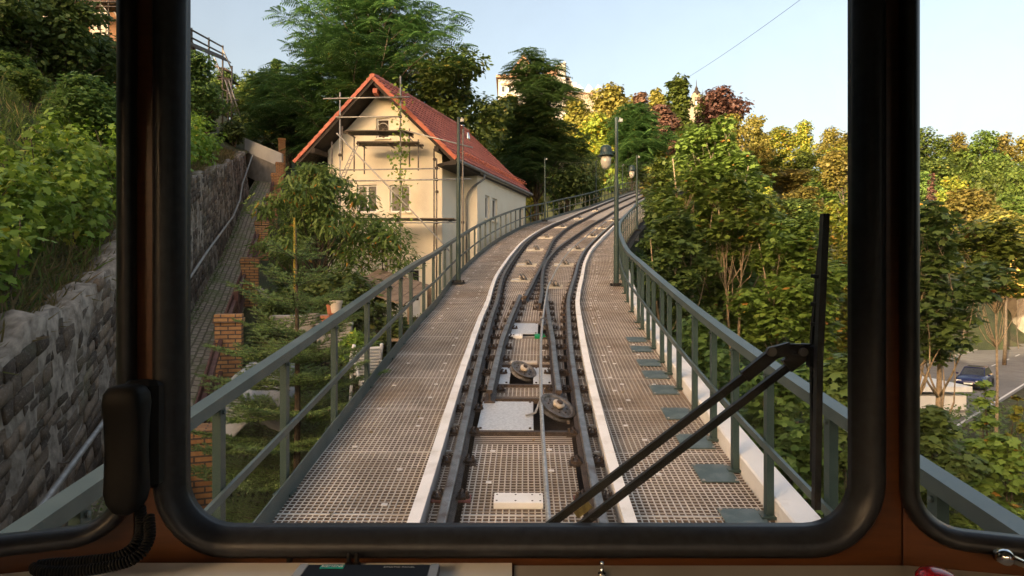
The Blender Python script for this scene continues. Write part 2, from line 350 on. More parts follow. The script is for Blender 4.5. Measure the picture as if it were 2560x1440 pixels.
OFF_L = lambda s: -G - float(TS(s)); OFF_R = lambda s: G + float(TS(s))
OFF_I1 = tab((13.4, -.17), (15.3, -.1), (18.5, -.04), (20.3, -.04), (23, -.133), (26, -.309), (30, -.457), (34, -.52), (42, -.56), (56, -.53), (64, -.47), (90, -.47))
OFF_I2 = tab((12.4, .16), (14.3, .17), (18.5, .05), (20.3, .04), (23, .133), (26, .309), (30, .457), (34, .52), (42, .56), (56, .53), (64, .47), (90, .47))
OFF_C1 = tab((6.9, -.38), (9.45, -.37), (12.2, -.30), (13.7, -.28)); OFF_C2 = lambda s: -OFF_C1(s)
OFF_CAB = tab((0, .165), (6.5, .18), (9.2, .2), (14.8, .3), (19, .49), (23, .70), (26, .9), (30, 1.08), (40, 1.15), (60, 1.1), (90, 1.0))

# ------------------------------------------------------------------ ground
PY = [-60, 0, 5, 8.4, 12, 17.8, 23, 27.5, 32, 38, 44, 60, 120]
PXX = [14, -1.4, -3.05, -4.15, -5.3, -7.29, -8.98, -10.4, -11.8, -13.8, -15.8, -21, -40]
PZZ = [-14, -5.0, -4.0, -3.1, -1.8, -.48, 1.05, 2.7, 4.4, 6.1, 7.8, 12.5, 24]
WZZ = [-10, -2.2, -1.1, -.38, .85, 3.15, 4.3, 5.4, 6.6, 8.0, 9.6, 14, 25]
pathx = lambda Y: np.interp(Y, PY, PXX); pathz = lambda Y: np.interp(Y, PY, PZZ); wallz = lambda Y: np.interp(Y, PY, WZZ)
def trackx(Y): return np.interp(Y, TR[:, 2], TR[:, 1])
def trackz(Y): return np.interp(Y, TR[:, 2], TR[:, 3])
def sstep(x, a, b): t = np.clip((x - a) / (b - a), 0, 1); return t * t * (3 - 2 * t)
def wob(X, Y): return .35 * np.sin(X * .31 + 1.3) * np.cos(Y * .27 - .4) + .2 * np.sin(X * .83 + Y * .61)
def ground(X, Y):
    X, Y = np.asarray(X, float), np.asarray(Y, float); px = pathx(Y); t = px - X
    gl = np.interp(Y, [-60, 0, 8, 12, 18, 28, 36, 48, 60, 90], [-9, -4.6, -3.5, -2.8, -2.1, -1.5, 1.0, 3.6, 5.6, 9.5])
    z = pathz(Y) + (gl - pathz(Y)) * sstep(-t, .4, 3.2)
    dr = np.clip(X - trackx(Y) - 2.5, 0, None)
    q = -(X - 41) * .69 + (Y - 53.6) * .72
    zr = np.maximum(gl - .15 - .2 * dr, -7.3); z = np.where(dr > 0, np.minimum(z, zr), z)
    far = np.clip((.31 - .10 * sstep(X / np.maximum(Y, 1), .24, .42)) * (Y - 50) - .02 * np.clip(Y - 130, 0, None), 0, 60) * sstep(q, 7, 34) + .05 * np.clip(Y - 50, 0, 60) * sstep(q, 20, 60)
    z = np.where(Y > 50, np.maximum(z, z + (far - 7.3 + 7.3 * sstep(q, 14, 50) - z) * sstep(Y, 50, 64) * sstep(q, 7, 12)), z)
    onroad = sstep(q, 8, 6.4) * sstep(dr, 6, 12); z = z * (1 - onroad) + np.minimum(z, -7.3) * onroad
    z = z + wob(X, Y) * .5 * sstep(dr, 2, 6) * (1 - onroad)
    # the bank on the left, above the retaining wall
    rise = np.clip(t - 2.2, 0, 40) * .52 + np.clip(t - 42, 0, 400) * .06
    rise = np.minimum(rise, 21 - 13 * sstep(Y, 40, 62)) * (.15 + .85 * sstep(Y, -26, -4)) + .5 * wob(X, Y) * sstep(t, 3, 7)
    tx, tz = trackx(Y), trackz(Y); co = sstep(np.abs(X - tx), 7, 4) * (Y > 0); z = np.where(co > 0, z + (np.minimum(z, tz - 1.3) - z) * co, z)
    z = np.where(t > 1.9, wallz(Y) - .06 + rise, z)
    al = -X * .62 - Y * .785; ac = X * .785 - Y * .62; ridge = -6 + (35.4 + 13 * sstep(-ac, 9, 20) + 4 * sstep(ac, -5, 3)) * np.exp(-((al - 125) / 34) ** 2) * sstep(np.abs(ac), 190, 110) * sstep(ac, -95, -60)  # unseen ridge added towards the sun, shaped to shade foreground, house and trees
    return np.where(al > 30, np.maximum(z, ridge + .4 * wob(X, Y)), z)
def gz(x, y): return float(ground(x, y))
def grid_mesh(name, Xg, Yg, Zg, mat, uv=None):
    n, m = Xg.shape; V = np.stack([Xg, Yg, Zg], -1).reshape(-1, 3)
    i = np.arange(n - 1)[:, None] * m + np.arange(m - 1)[None]; F = np.stack([i, i + 1, i + m + 1, i + m], -1).reshape(-1, 4)
    o = mesh_np(name, V, F, mat, smooth=True)
    return o
ys = np.concatenate([[-900, -420, -320], np.arange(-260, -41, 9), np.arange(-40, 90, 1.0), np.arange(90, 240, 4), [260, 300, 400, 600, 1000, 2000, 3500]])
cx = np.concatenate([[0], np.arange(.3, 30, .7), np.arange(30, 80, 1.5), np.arange(80, 260, 6), [300, 400, 700, 1500, 3500]])
Yg = np.repeat(ys[:, None], len(cx), 1); Xg = pathx(Yg) - 1.7 + cx[None]
Zg = ground(Xg, Yg); Zg = np.where(Xg > pathx(Yg) - .02, Zg, pathz(Yg) - .06)
tag(grid_mesh('ground', Xg, Yg, Zg, M['soil']), kind='structure')
ct = np.concatenate([np.arange(2.0, 46, .8), [50, 56], np.arange(62, 240, 9), [300, 420, 800, 3500]])
Yg = np.repeat(ys[:, None], len(ct), 1); Xg = pathx(Yg) - ct[None]
tag(grid_mesh('hillside_terrain', Xg[:, ::-1], Yg, ground(Xg, Yg)[:, ::-1], M['soil']), kind='structure')
def uv_strip(o, us, vs_):
    """UVs in metres for a strip mesh made of rows (len(us)) by columns (len(vs_))"""
    me = o.data; ul = me.uv_layers.new(name='UVMap'); n = len(vs_)
    idx = np.empty(len(me.loops), np.int32); me.loops.foreach_get('vertex_index', idx)
    u = np.asarray(us)[idx // n]; v = np.asarray(vs_)[idx % n]
    ul.data.foreach_set('uv', np.stack([u, v], -1).ravel().astype(np.float32))
# cobbled path
py = np.arange(-8, 47, .5); tt = np.array([1.62, 1.2, .8, .4, .12])
Yg = np.repeat(py[:, None], 5, 1); Xg = pathx(Yg) - tt[None]
rngp = np.random.default_rng(4)
o = grid_mesh('path', Xg, Yg, pathz(Yg) + .01 + rngp.normal(0, .012, Xg.shape), M['cobble']); uv_strip(o, py * 1.1, -tt); tag(o, kind='structure')
# rubble retaining wall with a ragged top
wy = np.arange(-6, 34.1, .25); rw = np.random.default_rng(8)
prof = np.array([0, .12, .25, .38, .5, .62, .75, .88, 1.0])
Wv, uu, vv = [], [], []
topn = np.convolve(rw.normal(0, .14, len(wy) + 4), np.ones(5) / 5, 'same')[2:-2]
for j, y in enumerate(wy):
    zb, zt = pathz(y) - .25, wallz(y) + topn[j] * 1.6; x0 = pathx(y)
    row = [(x0 - 1.5 - .24 * f + rw.normal(0, .022), y + rw.normal(0, .02), zb + (zt - zb) * f + (0 if f < 1 else rw.normal(0, .03))) for f in prof]
    row += [(x0 - 2.0, y, zt + rw.normal(.02, .03)), (x0 - 2.4, y, zt - .1), (x0 - 2.5, y, zt - .9)]
    Wv += row
n = 12; m = len(wy)
F = [(i * n + k, (i + 1) * n + k, (i + 1) * n + k + 1, i * n + k + 1) for i in range(m - 1) for k in range(n - 1)]
core = mesh_np('mortar_core', np.array(Wv), np.array(F), M['mortar'], smooth=True)
sw = thing('stone_wall', 'tall rough rubble stone retaining wall beside the cobbled path', 'wall'); core.parent = sw
V, Fq, Fn = [], [], []; v0 = -.05; rb = random.Random(19)
while v0 < 4.3:
    ch = rb.uniform(.11, .21); y = -6 + rb.uniform(0, .4)
    while y < 34:
        ln = rb.uniform(.15, .52) * (1.15 if ch > .16 else .9); ye = y + ln; hh = float(wallz(y) - pathz(y)) + .22 + rb.uniform(-.1, .06)
        if v0 + ch < hh + .05 and rb.random() > .012:
            g_ = .010; pr_ = rb.uniform(.004, .030); tl = rb.uniform(-.02, .02); ring = []
            for (a_, c_) in ((0, 0), (.5, 0), (1, 0), (1, .5), (1, 1), (.5, 1), (0, 1), (0, .5)):
                ring.append((y + g_ + a_ * (ln - 2 * g_) + rb.uniform(-.018, .018), v0 + g_ + c_ * (ch - 2 * g_) + rb.uniform(-.014, .014)))
            cy, cv = y + ln / 2, v0 + ch / 2; n0 = len(V)
            for k_, (q, p_) in enumerate((( 1.0, -.05), (1.0, .006), (.955, 1.0))):
                for (yy, vv) in ring:
                    yy, vv = cy + (yy - cy) * (q if k_ < 2 else max(q, 1 - .02 / ln * 2)), cv + (vv - cv) * q; f_ = vv / max(hh, .5)
                    V.append((float(pathx(yy)) - 1.5 - .24 * f_ + (pr_ * p_ if k_ == 2 else p_) + (tl * (yy - cy) / ln + rb.uniform(-.008, .008) if k_ == 2 else 0), yy, float(pathz(yy)) - .25 + vv))
            for r_ in (0, 8):
                for i in range(8): j = (i + 1) % 8; Fq.append((n0 + r_ + i, n0 + r_ + j, n0 + r_ + 8 + j, n0 + r_ + 8 + i))
            c0 = len(V); V.append(tuple(np.mean([V[n0 + 16 + i] for i in range(8)], 0) + np.array([rb.uniform(0, .015), 0, 0])))
            for i in range(0, 8, 2): Fq.append((n0 + 16 + i, n0 + 16 + i + 1, n0 + 16 + (i + 2) % 8, c0))
        y = ye
    v0 += ch
mesh_np('stones', np.array(V), np.array(Fq), M['stone_block'], sw)
def boxuv(o):
    me = o.data; ul = me.uv_layers.new(name='UVMap')
    for p in me.polygons:
        n = p.normal
        for li in p.loop_indices:
            c = me.vertices[me.loops[li].vertex_index].co
            if abs(n.z) > .75: uv = (c.x, c.y)
            else:
                t = Vector((-n.y, n.x, 0)).normalized(); uv = (c.x * t.x + c.y * t.y, c.z)
            ul.data[li].uv = uv
    return o
rng = np.random.default_rng(11)
# ------------------------------------------------------------------ road on the valley floor
RD = Vector((.72, .69, 0)).normalized(); RN = Vector((-RD.y, RD.x, 0)); RC = Vector((39.8, 54.8, -7.25))
def rp(a, q, z=0): return RC + RD * a + RN * q + Vector((0, 0, z))
def ribbon(name, q0, q1, z, mat, a0=-70, a1=260, kind='structure'):
    mb = MB(); st = np.linspace(a0, a1, 60)
    for i in range(59): mb.add([rp(st[i], q0, z), rp(st[i + 1], q0, z), rp(st[i + 1], q1, z), rp(st[i], q1, z)], [(0, 1, 2, 3)])
    return tag(mb.build(name, mat, fix=False), kind=kind)
ribbon('road', -4.2, 4.2, .03, M['asphalt'])
mb = MB()
for i in range(-8, 30):
    mb.add([rp(i * 6.2, -.06, .036), rp(i * 6.2 + 2.6, -.06, .036), rp(i * 6.2 + 2.6, .08, .036), rp(i * 6.2, .08, .036)], [(0, 1, 2, 3)])
mb.add([rp(-70, -4.0, .036), rp(260, -4.0, .036), rp(260, -3.86, .036), rp(-70, -3.86, .036)], [(0, 1, 2, 3)])
tag(mb.build('road_markings', M['road_white']), kind='structure')
mb = MB(); mb.prism([rp(-70, 4.2, -.3), rp(-70, 4.2, .15), rp(-70, 4.38, .15), rp(-70, 4.38, -.3)], RD * 330); tag(mb.build('kerb', M['concrete']), kind='structure')
mb = MB(); mb.prism([rp(-70, 4.38, -.3), rp(-70, 4.38, .13), rp(-70, 7.0, .15), rp(-70, 7.0, -.3)], RD * 330); tag(mb.build('pavement', M['pavement']), kind='structure')

# ------------------------------------------------------------------ the railway viaduct: deck, gratings, ducts
S0, S1 = 1.25, 78.0
via = thing('railway_viaduct', 'long curving funicular viaduct with beige grated walkways and white edging', 'viaduct', (0, 0, 0))
mb = MB()
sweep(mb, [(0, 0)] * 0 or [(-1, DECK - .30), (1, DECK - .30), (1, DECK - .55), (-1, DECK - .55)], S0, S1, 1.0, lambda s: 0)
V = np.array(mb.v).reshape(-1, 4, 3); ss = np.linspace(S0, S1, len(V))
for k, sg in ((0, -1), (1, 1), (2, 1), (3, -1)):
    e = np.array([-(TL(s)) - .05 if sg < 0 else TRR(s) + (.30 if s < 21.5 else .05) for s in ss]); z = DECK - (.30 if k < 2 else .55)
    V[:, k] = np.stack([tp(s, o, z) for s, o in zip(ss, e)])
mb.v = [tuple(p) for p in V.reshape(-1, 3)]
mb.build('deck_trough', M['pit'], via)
for s in (9, 17, 25, 33, 41, 49):
    c = tv(s, 0, DECK - .55); zb = gz(c.x, c.y) - 1.2
    for o_ in (-1.0, 1.0):
        b = tv(s, o_, 0); mb = MB(); mb.box((b.x, b.y, (c.z + zb) / 2), (.5, .5, c.z - zb)); mb.build('pier', M['concrete'], via)
# pits cut into the grating for the cable sheaves: (s0, s1, off0, off1)
PITS = [(6.08, 7.02, -.46, .44), (7.56, 8.36, -.40, .36), (10.22, 11.2, -.36, .42)]
def in_pit(s, a0, a1):
    for (p, q, l, r) in PITS:
        if p < s < q and a0 < r and a1 > l: return True
    return False
def grating(name, lofs, rofs, s0, s1, cell=.047, t=.0115, h=.03, pits=False, gap=()):
    """an open grating of longitudinal and cross bars between two offset functions"""
    V, F = [], []
    def strip(A, B, horiz):
        """A, B (n,3) two edges of bar tops"""
        n0 = len(V); n = len(A)
        dn = np.array([0, 0, -h])
        for a, b in zip(A, B): V.extend([a, b, b + dn, a + dn])
        for i in range(n - 1):
            k = n0 + 4 * i; F.extend([(k, k + 4, k + 5, k + 1), (k + 1, k + 5, k + 6, k + 2), (k + 3, k + 7, k + 4, k)])
    ns = max(2, int((s1 - s0) / .35) + 1); ss = np.linspace(s0, s1, ns)
    lo = np.array([lofs(s) for s in ss]); ro = np.array([rofs(s) for s in ss])
    jmin, jmax = int(math.ceil(lo.min() / cell)), int(math.floor(ro.max() / cell))
    for j in range(jmin, jmax + 1):
        x = j * cell; ok = (x > lo + .01) & (x < ro - .01); run = []
        for i in range(ns + 1):
            if i < ns and ok[i] and not (pits and in_pit(ss[i], x - .01, x + .01)): run.append(i); continue
            if len(run) > 1:
                q = ss[run]; strip(tp(q, x - t / 2, DECK), tp(q, x + t / 2, DECK), 0)
            run = []
    for s in np.arange(s0, s1, cell):
        l, r = lofs(s), rofs(s)
        if r - l < .04: continue
        segs = [(l, r)]
        if pits:
            for (p, q, a, b) in PITS:
                if p < s < q: segs = [(u, v) for (u0, v0) in segs for (u, v) in ((u0, min(v0, a)), (max(u0, b), v0)) if v - u > .03]
        tt_ = t * (2.4 if (round(s / cell) % 24) == 0 else 1)
        for (u, v) in segs:
            k = max(2, int((v - u) / .6) + 1); oo = np.linspace(u, v, k)
            A = np.stack([tp(s - tt_ / 2, o_, DECK + .001) for o_ in oo]); B = np.stack([tp(s + tt_ / 2, o_, DECK + .001) for o_ in oo]); strip(A, B, 1)
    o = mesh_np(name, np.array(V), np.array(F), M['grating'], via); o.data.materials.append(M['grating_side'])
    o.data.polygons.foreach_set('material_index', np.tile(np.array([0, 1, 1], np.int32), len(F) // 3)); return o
WL = lambda s: -.765 - float(TS(s)); WR = lambda s: .765 + float(TS(s))
EL = lambda s: -float(TL(s)) + .02; ER = lambda s: float(TRR(s)) + (.05 if s < 21.5 else 0)
SG = 38.0
grating('walkway_grating', EL, WL, S0, SG); grating('walkway_grating', WR, ER, S0, SG)
grating('track_grating', lambda s: OFF_L(s) + .10, lambda s: OFF_R(s) - .10, S0, SG, pits=True)
grating('side_grating', lambda s: WL(s) + .10, lambda s: OFF_L(s) - .06, S0, SG); grating('side_grating', lambda s: OFF_R(s) + .06, lambda s: WR(s) - .10, S0, SG)
def plate(name, l, r, s0, s1, z, mat, ds=.7):
    ss = np.arange(s0, s1 + ds, ds); V = np.concatenate([np.stack([tp(s, l(s), z), tp(s, r(s), z)]) for s in ss]); i = np.arange(len(ss) - 1) * 2
    return mesh_np(name, V, np.stack([i, i + 1, i + 3, i + 2], -1), mat, via)
plate('far_grating', EL, ER, SG, S1, DECK - .004, mat_noise('distant_grating', (.36, .325, .28), (.46, .42, .365), 2.0, .7))
mb = MB(); rc_ = random.Random(3)                                   # bright clips that hold the gratings
for s in np.arange(2.6, 40, .5):
    for o_ in (WL(s) - .25, WL(s) - .75, WR(s) + .22, WR(s) + .34, WR(s) + .72, -.27, .24):
        if rc_.random() < .62 and EL(s) + .1 < o_ < ER(s) - .1 and not in_pit(s, o_ - .05, o_ + .05):
            mb.box(tv(s + rc_.uniform(-.2, .2), o_, DECK + .004), (.045, .035, .006), tframe(s))
tag(mb.build('grating_clips', M['clip'], via), kind='stuff')
for off in (lambda s: WL(s) + .045, lambda s: WR(s) - .045):       # white ducts either side of the track, in lengths
    mb = MB(); s = S0
    while s < S1:
        e = min(s + 2.05, S1); sweep(mb, [(-.043, DECK - .05), (.043, DECK - .05), (.043, DECK + .115), (-.043, DECK + .115)], s, e - .006, .35, off); s = e
    mb.build('white_duct', M['white_strip'], via)
mb = MB(); s = S0                                                   # white edge beam outside the right railing
while s < 21.4:
    e = min(s + 2.6, 21.6); sweep(mb, [(.06, DECK - .2), (.06, DECK + .13), (.075, DECK + .14), (.265, DECK + .14), (.265, DECK - .34), (.06, DECK - .34)], s, e - .008, .4, lambda s: float(TRR(s))); s = e
mb.build('edge_beam', M['white_strip'], via)

# ------------------------------------------------------------------ rails, fastenings, cable
trk = thing('railway_track', 'steel funicular track splitting into a passing loop', 'railway track')
RP = [(-.06, -.15), (.06, -.15), (.06, -.135), (.012, -.12), (.012, -.045), (.034, -.032), (.034, -.006), (.024, 0), (-.024, 0), (-.034, -.006), (-.034, -.032), (-.012, -.045), (-.012, -.12), (-.06, -.135)]
def two_tone(o):
    """bright worn rail head, dark rusty web and foot"""
    o.data.materials.append(M['rail_rust']); n = len(RP); nf_ = len(o.data.polygons) - 2
    idx = np.array([0 if 4 <= (i % n) <= 9 else 1 for i in range(nf_)] + [1, 1], np.int32); o.data.polygons.foreach_set('material_index', idx); return o
for off, a, b in ((OFF_L, S0, S1), (OFF_R, S0, S1), (OFF_I1, 13.5, S1), (OFF_I2, 12.5, S1)):
    mb = MB(); sweep(mb, RP, a, b, .3, off); two_tone(mb.build('rail', M['rail'], trk, fix=False))
for off in (OFF_C1, OFF_C2):
    mb = MB(); sweep(mb, [(x * 1.0, z + .012) for x, z in RP], 6.9, 13.6, .25, off); two_tone(mb.build('check_rail', M['rail'], trk, fix=False))
def fastener(mb, mr, s, off, full, sg):
    """clip, bolt and base plate on one side of one rail"""
    f = tframe(s); mr.box(tv(s, off + sg * .105, DECK + .006), (.095, .115, .012), f)
    if full:
        c = tv(s, off + sg * .125, DECK + .012); up = f @ Vector((0, 0, 1))
        mb.lathe([(.021, 0), (.021, .024), (.014, .026), (.014, .05), (.010, .056)], c, up, 6)
        mb.tube([tv(s + d, off + sg * o_, z) for d, o_, z in ((-.04, .05, DECK + .025), (-.045, .08, DECK + .06), (0, .092, DECK + .068), (.045, .08, DECK + .06), (.04, .05, DECK + .025))], .0095, 5)
        mb.box(tv(s, off + sg * .08, DECK + .02), (.075, .07, .026), f)
    else: mb.box(tv(s, off + sg * .075, DECK + .02), (.06, .06, .035), f)
nf = 0; far_b = MB()
for s in np.arange(2.75, 46, .66):
    for off, a, b in ((OFF_L, 0, 90), (OFF_R, 0, 90), (OFF_I1, 13.5, 90), (OFF_I2, 12.5, 90), (OFF_C1, 6.9, 13.6), (OFF_C2, 6.9, 13.6)):
        if not a < s < b: continue
        for sg in (-1, 1):
            if nf < 84:
                q = MB(); q2 = MB(); fastener(q, q2, s, off(s), True, sg)
                a_ = q.build('rail_fastener', M['rail_rust'], trk); q2.build('base_plate', M['red_plate'] if s < 5.2 else M['rail_rust'], a_); nf += 1
            else: fastener(far_b, far_b, s, off(s), s < 14, sg)
tag(far_b.build('rail_fasteners', M['rail_rust'], trk), kind='stuff')
mb = MB()                                                           # pale sleeper ends beside the rails
for s in np.arange(5.6, 60, .66):
    for l, r in ((WL(s) + .1, OFF_L(s) - .08), (OFF_R(s) + .08, WR(s) - .1)):
        a, b = tv(s, l, DECK + .012), tv(s, r, DECK + .012); mb.bar(a, b, .045, .02)
tag(mb.build('sleeper_ends', M['galv'], trk), kind='stuff')
cab_ = thing('haul_cable', 'twisted grey steel haul cable running up between the rails', 'cable')
mb = MB(); ss = np.arange(1.6, 12.5, .022)
cen = np.stack([tp(s, OFF_CAB(s), .0) for s in ss]); fr = [tframe(s) for s in np.arange(1.6, 12.6, .25)]
for k in range(6):
    a = 2 * np.pi * (k / 6 + ss / .19); pts = []
    for i, s in enumerate(ss):
        f = fr[int((s - 1.6) / .25)]; pts.append(Vector(cen[i]) + f @ Vector((math.cos(a[i]) * .0125, 0, math.sin(a[i]) * .0125)))
    mb.tube(pts[::2] if False else pts, .0085, 5, cap=False)
mb.build('twisted_strands', M['cable'], cab_, smooth=True, fix=False)
mb = MB(); mb.tube([tv(s, OFF_CAB(s), .0) for s in np.arange(12.4, S1, .5)], .02, 6); mb.build('far_run', M['cable'], cab_, smooth=True)

# ------------------------------------------------------------------ sheaves and their cover plates
def sheave_parts(root, s, off, rad, axis, wheel_dz=0.0):
    """one grooved wheel leaning over beside the cable; tilt = lean of the axle"""
    f = tframe(s); c = tv(s, off, DECK + rad * .30 + wheel_dz)
    ax = (f @ Vector(axis)).normalized()
    mb = MB(); mb.lathe([(rad * .25, -.024), (rad * .78, -.016), (rad * .86, -.030), (rad, -.034), (rad, -.024), (rad * .90, -.008), (rad * .90, .008), (rad, .024), (rad, .034), (rad * .86, .030), (rad * .78, .014), (rad * .3, .022)], c, ax, 36)
    w_ = mb.build('wheel', M['sheave'], root, smooth=False)
    mb = MB(); mb.lathe([(rad * .30, .025), (rad * .34, .05), (rad * .30, .066), (rad * .18, .07)], c, ax, 20); mb.build('hub_ring', M['hub'], w_, smooth=True)
    mb = MB(); mb.lathe([(rad * .17, .05), (rad * .17, .085), (rad * .1, .09)], c, ax, 10)
    u = ax.orthogonal().normalized(); v = ax.cross(u)
    for k in range(8):
        a = k * math.pi / 4 + .2; mb.lathe([(.011, .018), (.011, .027)], c + (u * math.cos(a) + v * math.sin(a)) * rad * .55, ax, 8)
    mb.build('axle_nut', M['rail_rust'], w_)
def cover(root, s0, s1, o0, o1, name='cover_plate', z=.012, mat='chequer', bolts=True):
    mb = MB(); mb.box(tv((s0 + s1) / 2, (o0 + o1) / 2, DECK + z), (o1 - o0, s1 - s0, .012), tframe((s0 + s1) / 2), bev=.006)
    p = mb.build(name, M[mat], root)
    if bolts:
        mb = MB()
        for a in (s0 + .035, s1 - .035):
            for b in (o0 + .035, o1 - .035): mb.lathe([(.013, 0), (.013, .012), (.008, .014)], tv(a, b, DECK + z + .006), tframe(a) @ Vector((0, 0, 1)), 8)
        mb.build('bolts', M['rail_rust'], p)
    return p
def frame_bars(root, s0, s1, o0, o1, mat='rail_rust', name='crossbeam'):
    for a in (s0, s1):
        mb = MB(); mb.bar(tv(a, o0, DECK + .0), tv(a, o1, DECK + .0), .07, .06); mb.build(name, M[mat], root)
r1 = thing('cable_sheave', 'large tilted cable sheave beside the biggest chequer plate, nearest the cab', 'pulley', (0, 0, 0), group='cable sheaves of the track')
sheave_parts(r1, 6.56, .345, .195, (.40, -.22, .89), .03); cover(r1, 6.12, 6.97, -.455, .10); frame_bars(r1, 6.06, 7.04, -.46, .44)
mb = MB(); mb.bar(tv(6.50, .02, DECK + .03), tv(6.54, .12, DECK + .04), .03, .012); mb.bar(tv(6.54, .12, DECK + .04), tv(6.72, .17, DECK + .10), .022, .012); mb.build('latch', M['galv'], r1)
r2 = thing('cable_sheave', 'tilted cable sheave between two small chequer plates', 'pulley', group='cable sheaves of the track')
sheave_parts(r2, 7.95, -.03, .17, (.40, -.22, .89), .02); cover(r2, 7.60, 8.30, -.385, -.19); cover(r2, 7.60, 8.30, .10, .33); frame_bars(r2, 7.54, 8.38, -.40, .38)
r3 = thing('cable_sheave', 'cable sheave half hidden by the haul cable beside the plain grey plate', 'pulley', group='cable sheaves of the track')
sheave_parts(r3, 10.7, .33, .17, (.45, -.25, .85), .02); cover(r3, 10.28, 11.14, -.34, .15, mat='chequer')
def marker(name, label, s0, s1, o0, o1, mat, hole=True, h=.05):
    t = thing(name, label, name.split('_')[-1], tv((s0 + s1) / 2, (o0 + o1) / 2, DECK)); f = tframe((s0 + s1) / 2)
    mb = MB(); mb.box(f @ Vector((0, 0, h / 2 + .004)), (o1 - o0, s1 - s0, h), f, bev=.003); mb.build('bar', M[mat], t)
    if hole:
        mb = MB()
        for u in (-.44, -.06, .28, .44):
            for v in (-.3, .3): mb.lathe([(.008, 0), (.008, .002)], f @ Vector((u * (o1 - o0), v * (s1 - s0), h + .003)), f @ Vector((0, 0, 1)), 8)
        mb.build('bolt_holes', M['pit'], t)
marker('white_marker', 'white bar with bolt holes across the grating close to the cab', 4.58, 4.74, -.21, .155, 'white_paint')
marker('white_marker', 'small white perforated marker bar below the plain grey plate', 9.98, 10.12, -.31, -.09, 'white_paint')
marker('white_marker', 'long grey white bar just above the two small chequer plates', 8.46, 8.58, -.21, .15, 'hub', False, .03)
marker('green_marker', 'bright green marker bar under the haul cable', 9.98, 10.12, .10, .28, 'lime', False)
# small guide rollers up the loop, one beside each rail pair
def guide(label, s, o, side):
    t = thing('guide_roller', label, 'pulley', (0, 0, 0), group='small guide rollers of the passing loop')
    mb = MB(); f = tframe(s)
    w_ = .62 if s > 18 else .5
    mb.bar(tv(s - .18, o - w_ / 2, DECK + .02), tv(s - .18, o + w_ / 2, DECK + .02), .06, .05); mb.bar(tv(s + .18, o - w_ / 2, DECK + .02), tv(s + .18, o + w_ / 2, DECK + .02), .06, .05)
    mb.build('crossbeam', M['galv'], t)
    if side: cover(t, s - .16, s + .16, o - w_ / 2, o - .06, z=.02, mat='chequer', bolts=False)
    for d in (.02, .11):
        mb = MB(); mb.lathe([(.05, -.02), (.105, -.018), (.12, -.022), (.12, .022), (.105, .018), (.05, .02)], tv(s, o + d, DECK + .08), f @ Vector((.84, 0, .54)), 18); mb.build('roller', M['sheave'], t)
names = ['nearest', 'second', 'third', 'fourth', 'fifth', 'sixth', 'seventh']
for i, s in enumerate((17.0, 20.0, 23.8, 28.0, 33, 39, 45)):
    guide('%s guide roller of the left branch, counted from the cab' % names[i], s, OFF_L(s) + .48 + .012 * i, True)
for i, s in enumerate((15.8, 20.0, 23.8, 28.3, 32, 37)):
    guide('%s guide roller of the right branch, under the haul cable' % names[i], s, OFF_CAB(s) + .05, i > 0)
# ------------------------------------------------------------------ railings
def railing(label, edge, posts, side):
    t = thing('railing', label, 'railing')
    H = 1.113; sg = side
    for nm, z0, z1, wd in (('top_rail', H - .07, H, .046), ('middle_rail', .50, .55, .035)):
        mb = MB(); sweep(mb, [(-wd, DECK + z0), (wd, DECK + z0), (wd, DECK + z1), (-wd, DECK + z1)] if nm == 'top_rail' else [(-.012, DECK + z0), (.012, DECK + z0), (.012, DECK + z1), (-.012, DECK + z1)], S0, S1, .4, lambda s: edge(s) + (0 if nm == 'top_rail' else -sg * .045))
        mb.build(nm, M['rail_green'], t)
    if side < 0:
        mb = MB(); sweep(mb, [(.0, DECK - .02), (.012, DECK - .02), (.012, DECK + .15), (.0, DECK + .15)], S0, S1, .4, lambda s: edge(s) + .045); mb.build('toe_board', M['rail_green'], t)
    far = MB(); fb = MB()
    for i, s in enumerate(posts):
        q = MB() if i < 92 else far; f = tframe(s); z = Vector((0, 0, 1)); fx = Vector((f.col[0].x, f.col[0].y, 0)).normalized(); fy = Vector((-fx.y, fx.x, 0)); RM = Matrix((fx, fy, z)).transposed()
        a = tv(s, edge(s), DECK)
        q.box(a + Vector((0, 0, (H - .075) / 2 - .04)), (.05, .065, H + .0), RM)
        q.box(a + Vector((0, 0, .01)), (.14, .14, .02), RM)
        if i < 92:
            po = q.build('post', M['post_green'], t)
            if s < 16:
                mb = MB()
                for zz in (H - .11, .525) + ((.07,) if side < 0 else ()): mb.lathe([(.014, 0), (.014, .012), (.008, .016)], a + Vector((0, 0, zz)) - fx * sg * .026, -fx * sg, 8)
                mb.build('bolts', M['rail_green'], po)
    if far.v: tag(far.build('posts', M['post_green'], t), kind='stuff')
    return t
pl_ = [2.45, 3.69, 4.8, 6.15, 7.5, 8.75, 9.6, 10.5, 11.8, 13, 14.2, 15.2, 16.6] + [17.9 + 1.25 * i for i in range(48)]
railing('grey green left railing with toe board, beside the garden and cream house', lambda s: -float(TL(s)) - .02, [s for s in pl_ if s < S1], -1)
pr_ = [2.6, 3.55, 4.5, 5.28, 5.95, 6.7, 7.5, 8.1, 8.65, 9.4, 10.0, 10.75, 11.3, 12.4, 13.6, 14.8, 16, 17.2, 18.2, 19.4] + [20.4 + 1.1 * i for i in range(52)]
railing('grey green right railing above the white edge beam, beside the maples', lambda s: float(TRR(s)) + .03, [s for s in pr_ if s < S1], 1)
ords = ['nearest', 'second', 'third', 'fourth', 'fifth', 'sixth', 'seventh', 'eighth', 'ninth']
